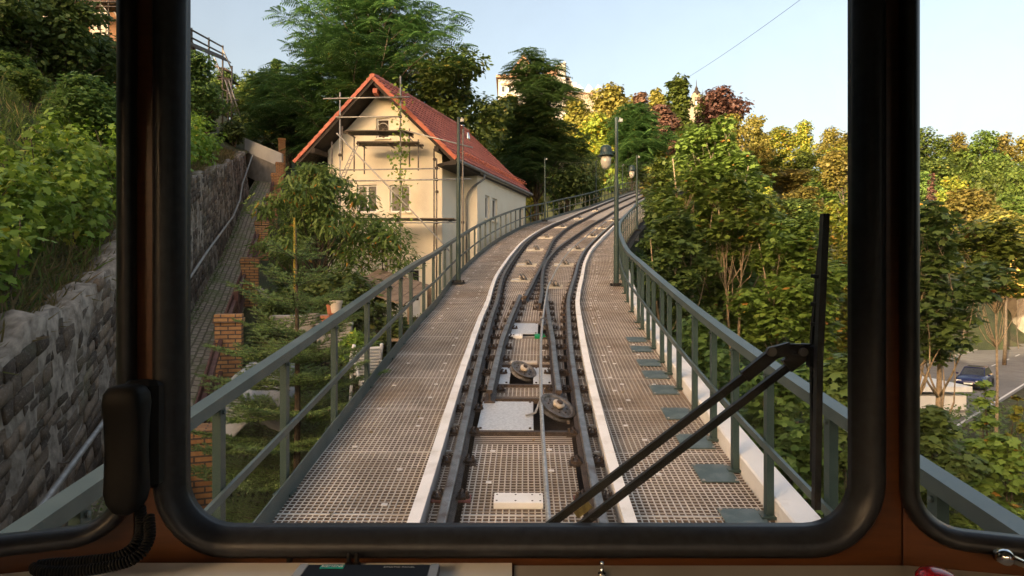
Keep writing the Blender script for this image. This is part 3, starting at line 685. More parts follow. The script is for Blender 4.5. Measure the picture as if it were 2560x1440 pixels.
for i, s in enumerate((4.42, 5.2, 5.88, 6.63, 7.43, 8.03, 8.58, 9.33, 9.93)):
    mb = MB(); f = tframe(s); c = tv(s, float(TRR(s)) - .16, DECK + .011)
    t = thing('base_plate', '%s green steel plate on the right walkway, counted from the cab' % ords[i], 'steel plate', c, group='green plates along the right railing')
    mb.box((0, 0, 0), (.30, .34, .012), f, bev=.004); mb.build('sheet', M['plate_green'], t)
    mb = MB()
    for u in (-.13, .13):
        for v in (-.15, .15): mb.lathe([(.012, 0), (.012, .008)], f @ Vector((u, v, .006)), f @ Vector((0, 0, 1)), 8)
    mb.build('bolts', M['galv'], t)
# ------------------------------------------------------------------ masts and lamps
def mast(label, base, h, r, lamp=None, cam_box=False, group='green masts along the viaduct', extra_label=None):
    t = thing('lamp_post' if lamp else 'mast', label, 'lamp post' if lamp else 'mast', base, group=group)
    mb = MB(); mb.lathe([(r * 1.15, 0), (r * 1.15, h * .24), (r * 1.0, h * .25), (r * .92, h * .62), (r * .72, h * .63), (r * .68, h - .02), (r * .5, h)], (0, 0, 0), n=14); mb.build('pole', M['post_green'], t, smooth=False)
    mb = MB(); mb.box((0, 0, .012), (.34, .30, .024)); mb.box((0, 0, .05), (.16, .16, .06))
    for x in (-.13, .13):
        for y in (-.11, .11): mb.lathe([(.02, 0), (.02, .05), (.012, .06)], (x, y, .02), n=8)
    mb.build('foot_plate', M['black_metal'], t)
    if lamp:
        lz, arm = lamp
        mb = MB(); mb.tube([(0, 0, lz), (-arm * .5, 0, lz + .03), (-arm + .05, 0, lz + .03)], [.035, .032, .05], 10); mb.build('arm', M['post_green'], t, smooth=True)
        c = (-arm, 0, lz - .06)
        mb = MB(); mb.lathe([(.0, .27), (.06, .265), (.115, .23), (.14, .17), (.145, .09), (.15, .05), (.21, .0), (.21, -.015), (.13, -.02)], c, n=24); mb.build('lamp_cap', M['post_green'], t, smooth=True)
        mb = MB(); mb.lathe([(.128, -.01), (.13, -.16), (.115, -.26), (.08, -.32), (.03, -.345), (0, -.35)], c, n=24); mb.build('lamp_glass', M['lamp_glass'], t, smooth=True)
    mb = MB(); mb.tube([(0, 0, h - .12), (.09, 0, h - .10), (.09, 0, h - .01)], .018, 6); mb.box((.10, -.05, h - .1), (.08, .1, .07)); mb.build('bracket', M['galv'], t)
    return t
def mast_h(px, ybase, ytop, Y): return P(px, ybase, Y), (ybase - ytop) / FPX * Y
def deckpos(px_base, py_base):
    """depth where the deck passes behind this picture row"""
    Ys = np.linspace(3, 75, 4000); z = trackz(Ys) + DECK; v = 720 - FPX * z / Ys
    return float(Ys[np.argmin(abs(v - py_base))])
Y_ = deckpos(1146, 708); b, h = mast_h(1146, 708, 293, Y_); mast('tall plain green mast on the left walkway in front of the house', b, h, .055)
for px, yb, yt, lab in ((1362, 553, 394, 'plain green mast just past the house on the left walkway'), (1490, 503, 398, 'distant mast on the left railing near the golden tree'), (1556, 481, 410, 'farthest mast, on the left railing near the top')):
    Y_ = deckpos(px, yb); b, h = mast_h(px, yb, yt, Y_); mast(lab, b, h, .05)
Y_ = deckpos(1541, 716); b, h = mast_h(1541, 716, 293, Y_); mast('near green lamp post with bell lamp on the right walkway', b, h, .06, lamp=(h - (385 - 293) / 423 * h * .98, 26 / FPX * Y_ + .0), group='green lamp posts on the right walkway')
Y_ = 31.0; b = P(1592, 548, Y_); b.z = float(trackz(Y_)) + DECK; h = (720 - 388) / FPX * Y_ - b.z; mast('far small lamp post half hidden by maple leaves', b, h, .055, lamp=(h - 36 / FPX * Y_, 11 / FPX * Y_ + .03), group='green lamp posts on the right walkway')
# ------------------------------------------------------------------ the cream house
# plan directions: hu along the gable front (left to right), hv along the ridge
EVR = Vector((-2.39, 27.5, 5.57)); EVL = Vector((-9.64, 28.3, 5.57)); APX = Vector((-6.1, 27.9, 9.24))
hv = Vector((.326, .946, 0)); hu = (EVR - EVL); hu.z = 0; hu.normalize(); hn = Vector((hu.y, -hu.x, 0))     # hn points to the camera
house = thing('house', 'cream plastered house with steep red tiled gable roof beside the viaduct', 'house')
FR = Vector((-3.1, 28.4, 0)); FL = Vector((-8.4, 29.2, 0)); LEN = 8.9; ZB = -3.0
fu = (FR - FL).normalized(); fn = Vector((fu.y, -fu.x, 0)); WID = (FR - FL).length
ROOF_T = .22
def roof_z(p):
    """height of the roof's underside above plan point p"""
    # distance from the ridge line measured along hu
    d = p - APX; d.z = 0
    # solve d = a*hu + b*hv
    det = hu.x * hv.y - hu.y * hv.x; a = (d.x * hv.y - d.y * hv.x) / det
    return APX.z - abs(a) * (APX.z - 5.57) / ((EVR - EVL).length / 2) - ROOF_T * 1.3
# front wall with openings: built as strips in (u, z)
def wall_open(o, u, W, z0, ztop, holes, name, mat, parent, nrm, depth=.22, gable=None):
    """wall in plane o + u*x, z; holes (x0,x1,z0,z1) with reveals going inwards"""
    xs = sorted({0, W} | {h[0] for h in holes} | {h[1] for h in holes} | ({W / 2} if gable else set())); mb = MB()
    def pt(x, z): return o + u * x + Vector((0, 0, z))
    for a, b in zip(xs[:-1], xs[1:]):
        hs = sorted([h for h in holes if h[0] <= a + 1e-6 and h[1] >= b - 1e-6], key=lambda h: h[2]); z = z0
        for h in hs:
            mb.add([pt(a, z), pt(b, z), pt(b, h[2]), pt(a, h[2])], [(0, 1, 2, 3)]); z = h[3]
        ta, tb = (gable(a), gable(b)) if gable else (ztop, ztop)
        mb.add([pt(a, z), pt(b, z), pt(b, tb), pt(a, ta)], [(0, 1, 2, 3)])
    for (a, b, c, d) in holes:
        i = -nrm * depth
        for p, q in ((pt(a, c), pt(b, c)), (pt(b, c), pt(b, d)), (pt(b, d), pt(a, d)), (pt(a, d), pt(a, c))): mb.add([p, q, q + i, p + i], [(0, 1, 2, 3)])
    return mb.build(name, mat, parent, fix=False)
def fx_(px): # u along the front wall of a picture column
    r = (px - 1280) / FPX
    # FL + fu*t hits ray x = r*y
    return (r * FL.y - FL.x) / (fu.x - r * fu.y)
def fz_(py, t): y = FL.y + fu.y * t; return (720 - py) / FPX * y
holes = []
for a, b, c, d in ((892, 943, 532, 462), (974, 1026, 531, 462), (940, 974, 346, 295), (1019, 1050, 800, 671)):
    t0, t1 = fx_(a), fx_(b); holes.append((t0, t1, fz_(c, (t0 + t1) / 2), fz_(d, (t0 + t1) / 2)))
gab = lambda x: roof_z(FL + fu * x)
wall = wall_open(FL, fu, WID, ZB, 6, holes, 'front_wall', M['plaster'], house, fn, gable=gab)
back = MB(); A, B = FR.copy(), FL.copy()
def zpt(p, z): return Vector((p.x, p.y, z))
for p in (FR, FL):
    q = p + hv * LEN; back.add([zpt(p, ZB), zpt(q, ZB), zpt(q, roof_z(q)), zpt(p, roof_z(p))], [(0, 1, 2, 3)])
bl, br_ = FL + hv * LEN, FR + hv * LEN; bm_ = (bl + br_) / 2
back.add([zpt(bl, ZB), zpt(br_, ZB), zpt(br_, roof_z(br_)), zpt(bm_, roof_z(bm_)), zpt(bl, roof_z(bl))], [(0, 1, 2, 3, 4)])
back.build('side_and_back_walls', M['plaster'], house, fix=False)
def window(o, u, nrm, hole, sashes=2, dark='glass_dark', name='window', sill=True, inset=.13):
    a, b, c, d = hole; W, H = b - a, d - c; base = o + u * a + Vector((0, 0, c)) - nrm * inset; fw = .085
    def bx(mb, x0, x1, z0, z1, dep, off=0): mb.box(base + u * ((x0 + x1) / 2) + Vector((0, 0, (z0 + z1) / 2)) + nrm * off, (x1 - x0, dep, z1 - z0), Matrix((u, -nrm, Vector((0, 0, 1)))).transposed())
    mb = MB(); bx(mb, 0, fw, 0, H, .07); bx(mb, W - fw, W, 0, H, .07); bx(mb, fw, W - fw, 0, fw, .07); bx(mb, fw, W - fw, H - fw, H, .07)
    if sashes == 2: bx(mb, W / 2 - .05, W / 2 + .05, fw, H - fw, .08)
    f = mb.build(name, M['white_paint'], house)
    mb = MB(); bx(mb, fw, W - fw, fw, H - fw, .012, -.02); mb.build('pane', M[dark], f)
    if sill: mb = MB(); bx(mb, -.06, W + .06, -.06, -.003, .26, .09); mb.build('sill', M['plaster'], f)
    return f
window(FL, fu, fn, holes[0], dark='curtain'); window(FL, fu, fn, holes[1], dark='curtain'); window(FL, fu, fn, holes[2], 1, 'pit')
window(FL, fu, fn, holes[3], 1, 'glass_dark', sill=False)
mb = MB(); h_ = holes[3]; mb.box(FL + fu * ((h_[0] + h_[1]) / 2) + fn * -.08 + Vector((0, 0, h_[2] + .45)), (h_[1] - h_[0] - .14, .04, .85), Matrix((fu, -fn, Vector((0, 0, 1)))).transposed()); mb.build('door_panel', M['white_paint'], house)
# annex along the right side
AX0 = Vector((-2.55, 30.35, 0)); AX1 = Vector((-1.64, 30.2, 0)); AXE = Vector((.80, 37.3, 0)); au = (AXE - AX1).normalized(); an = Vector((au.y, -au.x, 0)); AL = (AXE - AX1).length
atop = 5.3
def ax_(px): r = (px - 1280) / FPX; return (r * AX1.y - AX1.x) / (au.x - r * au.y)
def az_(py, t): y = AX1.y + au.y * t; return (720 - py) / FPX * y
ah = []
for a, b, c, d in ((1213, 1224, 546, 487), (1231, 1243, 552, 494), (1298, 1308, 576, 519)):
    t0, t1 = ax_(a), ax_(b); ah.append((t0, t1, az_(c, t0), az_(d, t0)))
wall_open(AX1, au, AL, ZB, atop, ah, 'annex_side_wall', M['plaster'], house, an, depth=.2)
for h_ in ah: window(AX1, au, an, h_, 1, 'curtain')
mb = MB(); mb.add([zpt(AX0 - au * .0, ZB), zpt(AX1, ZB), zpt(AX1, atop), zpt(AX0, atop)], [(0, 1, 2, 3)]); mb.build('annex_front_wall', M['plaster'], house, fix=False); mb = MB()
mb.add([zpt(AXE, ZB), zpt(AXE + hu * -2, ZB), zpt(AXE + hu * -2, atop), zpt(AXE, atop)], [(0, 1, 2, 3)]); mb.build('annex_back_wall', M['plaster'], house, fix=False)
mb = MB(); mb.prism([zpt(AX1, atop - .02) + an * .03, zpt(AX1, atop + .18) + an * .34, zpt(AX1, atop + .22) - an * .2, zpt(AX1, atop - .02) - an * .2], au * AL); mb.build('annex_cornice', M['plaster_white'], house)
# roof: every tile course is a run of rounded pantiles
RL = 10.6; slope = (APX - Vector((EVR.x, EVR.y, 5.57)))
def roof_side(E0, name):
    """E0: front eave corner; tiles from eave to ridge along hv"""
    up = Vector((APX.x - E0.x, APX.y - E0.y, APX.z - E0.z)); L = up.length; up.normalize(); nrm = up.cross(hv).normalized()
    if nrm.z < 0: nrm = -nrm
    rows = 15; cw = .30; cols = int(RL / cw); V, F = [], []; prof = [(0, 0), (.06, .035), (.15, .05), (.23, .03), (.30, 0)]
    for r in range(rows):
        a0 = L * r / rows; a1 = L * (r + 1) / rows + .05
        for c in range(cols):
            n0 = len(V)
            for (x, zz) in prof:
                V.append(E0 + hv * (c * cw + x) + up * a0 + nrm * (zz + .05)); V.append(E0 + hv * (c * cw + x) + up * a1 + nrm * (zz + .012))
            for (x, zz) in (prof[0], prof[-1]): V.append(E0 + hv * (c * cw + x) + up * a0 + nrm * -.01)
            for k in range(4): F.append((n0 + 2 * k, n0 + 2 * k + 2, n0 + 2 * k + 3, n0 + 2 * k + 1))
            F.append((n0, n0 + 10, n0 + 11, n0 + 8))
    o = mesh_np(name, np.array([tuple(v) for v in V]), np.array(F), M['roof'], house)
    return up, nrm, L
E0R, E0L = EVR.copy(), EVL.copy()
upR, nR, LR_ = roof_side(E0R, 'tiled_roof'); upL, nL, LL_ = roof_side(E0L, 'tiled_roof')
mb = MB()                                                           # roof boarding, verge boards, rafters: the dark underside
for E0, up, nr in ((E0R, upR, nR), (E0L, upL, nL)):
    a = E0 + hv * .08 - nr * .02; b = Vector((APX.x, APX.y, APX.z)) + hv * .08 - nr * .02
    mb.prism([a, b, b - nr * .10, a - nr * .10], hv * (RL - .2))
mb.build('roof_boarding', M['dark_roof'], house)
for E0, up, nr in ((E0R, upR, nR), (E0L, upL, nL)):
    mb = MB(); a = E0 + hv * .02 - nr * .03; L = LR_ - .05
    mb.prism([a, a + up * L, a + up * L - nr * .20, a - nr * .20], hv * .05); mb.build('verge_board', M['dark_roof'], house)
    mb = MB()
    for k in range(15):                                             # verge tiles wrap the edge
        q = E0 + up * (L * k / 15) + nr * .045; mb.prism([q - nr * .14, q + up * (L / 15 + .03) - nr * .14, q + up * (L / 15 + .03), q + nr * .035], hv * .055 - hv * .0)
    mb.v = [tuple(Vector(v) - hv * .05) for v in mb.v]; mb.build('verge_tiles', M['roof'], house)
mb = MB()
for k in range(27):
    q = APX + hv * (k * .39); mb.tube([q + Vector((0, 0, -.02)), q + hv * .42 + Vector((0, 0, .015))], [.15, .17], 8)
mb.build('ridge_tiles', M['roof'], house)
for E0, sg in ((E0R, 1), (E0L, -1)):                                # purlin ends and brackets under the overhang
    mb = MB(); q = E0 + (upR if sg > 0 else upL) * .95 - (nR if sg > 0 else nL) * .3; mb.box(q + hv * .5, (.2, 1.0, .22), Matrix((hu, hv, Vector((0, 0, 1)))).transposed()); mb.build('purlin_end', M['dark_roof'], house)
mb = MB(); q = APX - Vector((0, 0, .62)) + hv * .35; mb.box(q, (.2, .6, .2)); mb.build('ridge_beam_end', M['roof'], house)
mb = MB(); mb.tube([E0R + hu * .10 + hv * t + Vector((0, 0, -.10)) for t in (-.05, 3, 6, RL + .02)], .075, 10); mb.build('gutter', M['gutter'], house)
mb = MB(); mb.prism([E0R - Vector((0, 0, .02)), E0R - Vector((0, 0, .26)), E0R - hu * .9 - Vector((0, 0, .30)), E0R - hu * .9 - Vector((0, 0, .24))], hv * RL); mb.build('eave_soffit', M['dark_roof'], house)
dp = [P(1222, 430, 30.5), P(1219, 448, 30.45), P(1205, 462, 30.2), P(1172, 485, 29.9), P(1166, 495, 29.9), P(1167, 640, 29.9), P(1167, 760, 29.9)]
dp = [E0R + hu * .1 + hv * 3.0 + Vector((0, 0, -.14)), E0R + hu * .1 + hv * 3.0 + Vector((0, 0, -.4)), AX1 + Vector((-.2, -.12, 4.75)), AX1 + Vector((-.42, -.1, 4.45)), AX1 + Vector((-.5, -.09, 4.2)), AX1 + Vector((-.5, -.09, ZB + .4))]
mb = MB(); mb.tube(dp, .05, 10); mb.build('downpipe', M['gutter'], house, smooth=True)
mb = MB()                                                           # red snow guard ladder above the eave
for t in np.arange(1.2, RL - .1, .34):
    q = E0R + upR * .62 + nR * .06 + hv * t; mb.bar(q, q + nR * .24, .03, .03); mb.bar(q + nR * .0, q - upR * .18 + nR * .22, .02, .02)
for hh in (.10, .24): mb.bar(E0R + upR * .62 + nR * (.06 + hh) + hv * 1.2, E0R + upR * .62 + nR * (.06 + hh) + hv * (RL - .1), .025, .025)
mb.build('snow_guard', M['roof'], house)
q = APX + hv * 7.2 - upR * 1.5 + Vector((0, 0, .1))
mb = MB(); mb.lathe([(.11, -.2), (.11, .45), (.13, .46), (.13, .5)], q, n=14); mb.lathe([(.13, -.2), (.12, .05), (.06, .3), (.05, .34)], q + hv * .5 - upR * .15, n=14); mb.build('vent_pipe', M['chrome'], house, smooth=True)
# wheel leaning in the open gable window, and the vine
gc = FL + fu * ((holes[2][0] + holes[2][1]) / 2 + .02) + Vector((0, 0, holes[2][2] + .42)) + fn * .03
t = thing('wheel', 'spoked wheel standing in the open gable window', 'wheel', gc); mb = MB()
ring = [Vector((math.cos(a), 0, math.sin(a))) * .26 for a in np.linspace(0, 2 * math.pi, 25)]; RMf = Matrix((fu, -fn, Vector((0, 0, 1)))).transposed()
mb.tube([RMf @ p for p in ring], .022, 6); mb.build('rim', M['galv'], t, smooth=True)
mb = MB()
for k in range(0, 24, 3): mb.tube([(0, 0, 0), RMf @ ring[k]], .006, 4)
mb.build('spokes', M['galv_dark'], t)
# ------------------------------------------------------------------ scaffolding on the gable
scf = thing('scaffolding', 'tube and plank scaffolding on the gable of the cream house', 'scaffolding')
K4 = lambda x, y, Y: P(700 + x * .3473, 160 + y * .3473, Y)
SY = 27.25
def tubes(name, pts, r=.03, mat='galv_dark'):
    mb = MB(); mb.tube(pts, r, 8); return mb.build(name, M[mat], scf, smooth=True)
for x, y0, y1, Y, m_ in ((432, 205, 1480, SY, 'galv'), (867, 88, 1480, SY, 'galv'), (374, 560, 1500, SY + .9, 'galv_dark'), (1127, 680, 1500, SY + .3, 'galv_dark'), (1109, 610, 1110, SY + .75, 'galv_dark'), (1316, 470, 1500, 26.9, 'galv_dark')):
    a = K4(x, y0, Y); b = Vector((a.x, a.y, gz(a.x, a.y) - .05)); tubes('standard', [a, b], .034, m_)
for x, y0, y1 in ((448, 448, 694), (534, 525, 775), (607, 590, 792), (932, 465, 742), (996, 543, 766), (1125, 1150, 1320)): tubes('short_standard', [K4(x, y0, SY + .5), K4(x, y1, SY + .5)], .03, 'galv_dark')
for a, b in (((310, 250, SY - .06), (933, 237, SY - .06)), ((398, 384, SY - .06), (872, 379, SY - .06)), ((385, 764, SY + .3), (1152, 752, SY + .3)), ((480, 842, SY - .06), (1378, 828, SY - .3)), ((380, 1146, SY + .1), (1290, 1140, SY - .1)), ((870, 472, SY - .06), (1388, 602, SY - .4)), ((870, 472, SY - .06), (1000, 600, SY + .6))):
    tubes('ledger', [K4(*a), K4(*b)], .03, 'galv')
tubes('brace', [K4(408, 498, SY - .1), K4(850, 955, SY - .1), K4(1172, 1292, SY - .1), K4(1240, 1370, SY - .1)], .032, 'galv')
for (x0, x1, y, dy, Y) in ((462, 932, 484, 16, SY + .1), (548, 1000, 564, 17, SY + .3), (395, 1236, 1113, 14, SY + .05)):
    a, b = K4(x0, y, Y), K4(x1, y, Y); mb = MB()
    for k in range(3):
        o_ = fn * -(.27 * k); mb.bar(a + o_ + Vector((rc_.uniform(-.15, .1), 0, 0)), b + o_ + Vector((rc_.uniform(-.15, .15), 0, -.01)), .25, .05)
    pf = mb.build('platform', M['plank'], scf)
    mb = MB()
    for tq in (.04, .5, .96): mb.bar(a.lerp(b, tq) - Vector((0, 0, .06)), a.lerp(b, tq) - fn * .9 - Vector((0, 0, .06)), .05, .05)
    mb.build('putlogs', M['galv_dark'], pf)
for x, y in ((432, 246), (866, 240), (432, 382), (866, 378), (1127, 750), (1112, 685), (1127, 832), (1316, 830), (1316, 1140), (1130, 920), (432, 655), (850, 958), (866, 472), (1127, 1142)):
    mb = MB(); mb.box(K4(x, y, SY - .02), (.13, .12, .12), bev=.02); mb.build('coupler', M['rail_rust'], scf)
lad = thing('ladder', 'pale aluminium ladder leaning in the scaffolding', 'ladder', (0, 0, 0)); mb = MB()
a0, a1, b0, b1 = K4(438, 810, SY + .15), K4(540, 590, SY + .45), K4(475, 808, SY + .15), K4(566, 575, SY + .45); dn = (a0 - a1) * .9
mb.bar(a0 + dn, a1, .05, .03); mb.bar(b0 + dn, b1, .05, .03); mb.build('stiles', M['galv'], lad); mb = MB()
for k in range(14): mb.bar((a0 + dn).lerp(a1, (k + .5) / 14), (b0 + dn).lerp(b1, (k + .5) / 14), .03, .025)
mb.build('rungs', M['galv'], lad)

# ------------------------------------------------------------------ pillars and fence along the path
def brick_pillar(label, top, wd, h, slabs=True):
    t = thing('brick_pillar', label, 'pillar', (top.x, top.y, top.z - h), rz=.33, group='orange brick pillars along the cobbled path')
    mb = MB(); mb.box((0, 0, (h - .16) / 2), (wd, wd, h - .16), bev=.006); boxuv(mb.build('shaft', M['brick'], t))
    mb = MB(); mb.box((0, 0, h - .115), (wd * 1.14, wd * 1.14, .085), bev=.006); mb.box((0, 0, h - .035), (wd * 1.04, wd * 1.04, .07), bev=.006); boxuv(mb.build('cap', M['brick'], t))
    return t
pil = [(492, 1068, 8.4, .50, 2.2, 'orange brick pillar lowest on the path, behind the fir branches'), (573, 785, 12, .46, 2.4, 'orange brick pillar second up the path, at the nearest full height'), (625, 645, 17.8, .45, 2.6, 'orange brick pillar third up the path beside the cherry tree'),
 (655, 553, 23, .45, 2.6, 'orange brick pillar fourth up the path, behind cherry leaves'), (680, 486, 27.5, .45, 2.4, 'orange brick pillar fifth up the path, mostly hidden by leaves'), (690.5, 434, 32, .45, 2.2, 'orange brick pillar sixth up the path, above the cherry tree'), (699.5, 407, 38, .45, 2.2, 'orange brick pillar seventh up the path'), (705, 347, 44, .47, 3.4, 'tall orange brick gate pillar highest up the path')]
PT = []
for px, y, Y, wd, h, lab in pil: tpz = P(px, y, Y); PT.append(tpz); brick_pillar(lab, tpz, wd, h)
fl = ['lowest', 'second', 'third', 'fourth', 'fifth', 'sixth']
PT0 = Vector((-3.0, 4.6, -3.0))
for i, (a, b) in enumerate(zip([PT0] + PT[:5], PT[:6])):
    t = thing('wooden_fence', '%s brown slatted fence section between brick pillars, counted up the path' % fl[i], 'fence', (0, 0, 0), group='brown fence sections along the cobbled path')
    d = Vector((b.x - a.x, b.y - a.y, 0)); L = d.length; d.normalize(); nn = Vector((-d.y, d.x, 0)) ; n = int((L - .7) / .115)
    mb = MB(); sgn = 1
    for k in range(n):
        q = (.35 + k * .115) / L; p = a.lerp(b, q); zt = p.z - .25; lean = nn * .0
        w2 = .038; base = Vector((p.x, p.y, 0)) + nn * .17
        mb.prism([base - d * w2 + Vector((0, 0, zt - 1.15)), base + d * w2 + Vector((0, 0, zt - 1.15)), base + d * w2 + Vector((0, 0, zt - .05)), base + Vector((0, 0, zt)), base - d * w2 + Vector((0, 0, zt - .05))], nn * .022)
    mb.build('slats', M['brown_wood'], t)
    mb = MB()
    for dz in (-.42, -1.0): mb.bar(a.lerp(b, .05) + nn * .12 + Vector((0, 0, dz)), a.lerp(b, .95) + nn * .12 + Vector((0, 0, dz)), .07, .09)
    mid = a.lerp(b, .45); mb.box((mid.x + nn.x * .08, mid.y + nn.y * .08, mid.z - .9), (.1, .1, 1.5)); mb.build('rails', M['brown_wood'], t)
hr = thing('hand_pipe', 'grey galvanised pipe handrail along the foot of the stone wall', 'handrail'); mb = MB()
hp = [P(40, 1350, 5.9), P(75, 1305, 6.3), P(270, 1040, 9.3), P(463, 712, 15.9), P(520, 626, 19.5), P(583, 541, 25.2), P(600, 500, 27.0), P(606, 460, 30), P(632, 387, 34.5)]
mb.tube(hp, .035, 10); mb.build('pipe', M['galv'], hr, smooth=True); mb = MB()
for q, f in ((1, .5), (2, .35), (3, .5), (5, .3), (7, .4)):
    p = hp[q].lerp(hp[q + 1], f) if q + 1 < len(hp) else hp[q]; wx = float(pathx(p.y)) - 1.6; mb.tube([p, p + Vector((-.12, 0, -.05)), Vector((wx, p.y, p.z - .05))], .014, 6)
mb.build('wall_brackets', M['galv_dark'], hr)
cw = thing('concrete_wall', 'low concrete wall with pale upper band at the top of the path', 'wall'); a, b = P(612, 345, 41), P(704, 383, 38.5); mb = MB()
mb.prism([a, b, b - Vector((0, 0, .85)), a - Vector((0, 0, .85))], (0, .3, 0)); mb.build('upper_band', M['plaster_white'], cw); mb = MB()
mb.prism([a + Vector((0, .03, -.853)), b + Vector((0, .03, -.853)), b + Vector((0, .03, -2.4)), a + Vector((0, .03, -2.4))], (0, .3, 0)); mb.build('base', M['concrete'], cw)
# ------------------------------------------------------------------ garden things
def pot(label, px, py, Y, r, h, mat, rim=True, cat='pot'):
    c = P(px, py, Y); t = thing('garden_pot', label, cat, c); mb = MB()
    mb.lathe([(r * .72, -h / 2), (r, h / 2 - .05), (r * 1.08, h / 2 - .05), (r * 1.08, h / 2), (r * .92, h / 2), (r * .88, h / 2 - .08), (0, h / 2 - .08)], (0, 0, 0), n=20); mb.build('body', M[mat], t, smooth=False)
    mb = MB(); mb.lathe([(0, 0), (r * .88, .0), (r * .8, .02), (0, .03)], (0, 0, h / 2 - .08), n=16); mb.build('earth', M['soil'], t)
    return t
GY = 12.2
pot('worn white bucket standing left of the terracotta pots', 783, 798, GY, .11, .22, 'concrete', cat='bucket'); pot('cream planter tub on the garden block', 840, 767, GY, .115, .24, 'cream_plastic', cat='planter')
pot('terracotta pot behind the cream planter tub', 829, 772, GY + .25, .10, .23, 'terracotta'); pot('low red pot between the bucket and the planter', 815, 797, GY - .1, .10, .12, 'terracotta')
for lab, px, py, Y, sz, mt in (('pale stone garden block under the flower pots', 838, 842, GY - .2, (.62, .5, .42), 'concrete'), ('grey stone trough beside the bucket', 750, 815, GY + .2, (1.0, .4, .3), 'concrete')):
    c = P(px, py, Y); t = thing('stone_block', lab, 'block', c, rz=.2); mb = MB(); mb.box((0, 0, 0), sz, bev=.02); mb.box((0, 0, sz[2] / 2 + .03), (sz[0] * 1.06, sz[1] * 1.06, .06), bev=.015); mb.build('stone', M[mt], t)
c = P(918, 906, 10.6); t = thing('garden_chair', 'white plastic garden chair with a slatted back, by the railing', 'chair', c, rz=.5); mb = MB()
for k in range(9): mb.box((0, .03 * k - .1, .24 - .055 * k), (.44 - abs(k - 3) * .012, .035, .045), Matrix.Rotation(-.5, 3, 'X'), bev=.01)
mb.build('slatted_back', M['white_paint'], t); mb = MB(); mb.box((0, -.28, -.24), (.44, .42, .035), bev=.012); mb.build('seat', M['white_paint'], t)
for sx in (-1, 1):
    mb = MB(); mb.tube([(sx * .22, .17, -.3), (sx * .25, .06, .1), (sx * .23, -.05, .3)], .03, 8); mb.tube([(sx * .25, .06, .0), (sx * .27, -.3, .0), (sx * .24, -.45, -.3)], .028, 8); mb.build('armrest', M['white_paint'], t, smooth=True)
    for yy in (.12, -.45):
        mb = MB(); mb.tube([(sx * .22, yy, -.24), (sx * .25, yy * 1.1, -.66)], .025, 8); mb.build('leg', M['white_paint'], t)
n = 22; V = []; rs = np.random.default_rng(5)
A_, B_, C_, D_ = P(560, 960, 9.6), P(745, 880, 10.2), P(735, 1075, 7.9), P(545, 1110, 7.6)
for i in range(n):
    for j in range(n):
        u, v = i / (n - 1), j / (n - 1); p = A_.lerp(B_, u).lerp(D_.lerp(C_, u), v); V.append((p.x, p.y, p.z + .10 * math.sin(u * 9 + v * 4) * math.sin(v * 7) + .16 * math.sin(3.1 * u) + rs.normal(0, .012)))
i = np.arange(n - 1)[:, None] * n + np.arange(n - 1)[None]; F = np.stack([i, i + 1, i + n + 1, i + n], -1).reshape(-1, 4)
o = mesh_np('ground_sheet', np.array(V), F, M['grey_sheet'], smooth=True); so_ = o.modifiers.new('thickness', 'SOLIDIFY'); so_.thickness = .02
tag(o, 'crumpled grey cover sheet behind the fir, beside the fence', 'cover sheet')
t = thing('lean_to', 'low weathered lean-to roof of old boards behind the railing', 'shed'); mb = MB()
a, b = P(872, 718, 14.2), P(1010, 765, 13.4)
for k in range(7): q = a.lerp(b, k / 7); q2 = a.lerp(b, (k + .94) / 7); mb.prism([q, q2, q2 + Vector((.35, 1.5, .42)), q + Vector((.35, 1.5, .42))], (0, 0, .03 + .006 * (k % 2)))
mb.build('boards', M['old_wood'], t)
for q in (a, b):
    for d in (Vector((.1, .1, 0)), Vector((.35, 1.4, .38))):
        mb = MB(); p = q + d; mb.box((p.x, p.y, p.z - .8), (.09, .09, 1.6)); mb.build('leg', M['old_wood'], t)
for lab, a, b in (('loose grey plank leaning behind the third pillar', P(648, 722, 17.0), P(672, 748, 16.6)), ('short brown plank lying under the railing', P(972, 850, 11.5), P(1012, 848, 11.5))):
    t = thing('plank', lab, 'plank', a); mb = MB(); mb.bar((0, 0, 0), b - a, .16, .05); mb.build('board', M['concrete'] if 'grey' in lab else M['old_wood'], t)
# ------------------------------------------------------------------ vegetation
def tmpl(pts, fold=.15, faces=None):
    p = np.array([(x, y, -fold * abs(x) - .12 * y * y) for x, y in pts]); return p, np.array(faces if faces is not None else [list(range(len(pts)))])
MAPLE = tmpl([(0, -.5), (.14, -.30), (.46, -.34), (.36, -.06), (.56, .20), (.26, .18), (0, .6), (-.26, .18), (-.56, .20), (-.36, -.06), (-.46, -.34), (-.14, -.30)])
VINE = tmpl([(0, -.34), (.22, -.52), (.44, -.36), (.34, -.10), (.56, .10), (.26, .16), (.22, .38), (0, .56), (-.22, .38), (-.26, .16), (-.56, .10), (-.34, -.10), (-.44, -.36), (-.22, -.52)], .3)
OVAL = tmpl([(0, -.5), (.26, -.2), (.26, .15), (0, .5), (-.26, .15), (-.26, -.2)], .2)
LANCE = tmpl([(0, -.5), (.13, -.12), (.10, .2), (0, .5), (-.10, .2), (-.13, -.12)], .3)
CLUMP = tmpl([(0, -.5), (.3, -.38), (.22, -.1), (.5, .08), (.2, .2), (.1, .5), (-.16, .24), (-.45, .32), (-.3, 0), (-.48, -.25)], .25)
BLADE = tmpl([(-.035, 0), (.035, 0), (.02, .6), (0, 1.0), (-.02, .6)], 0)
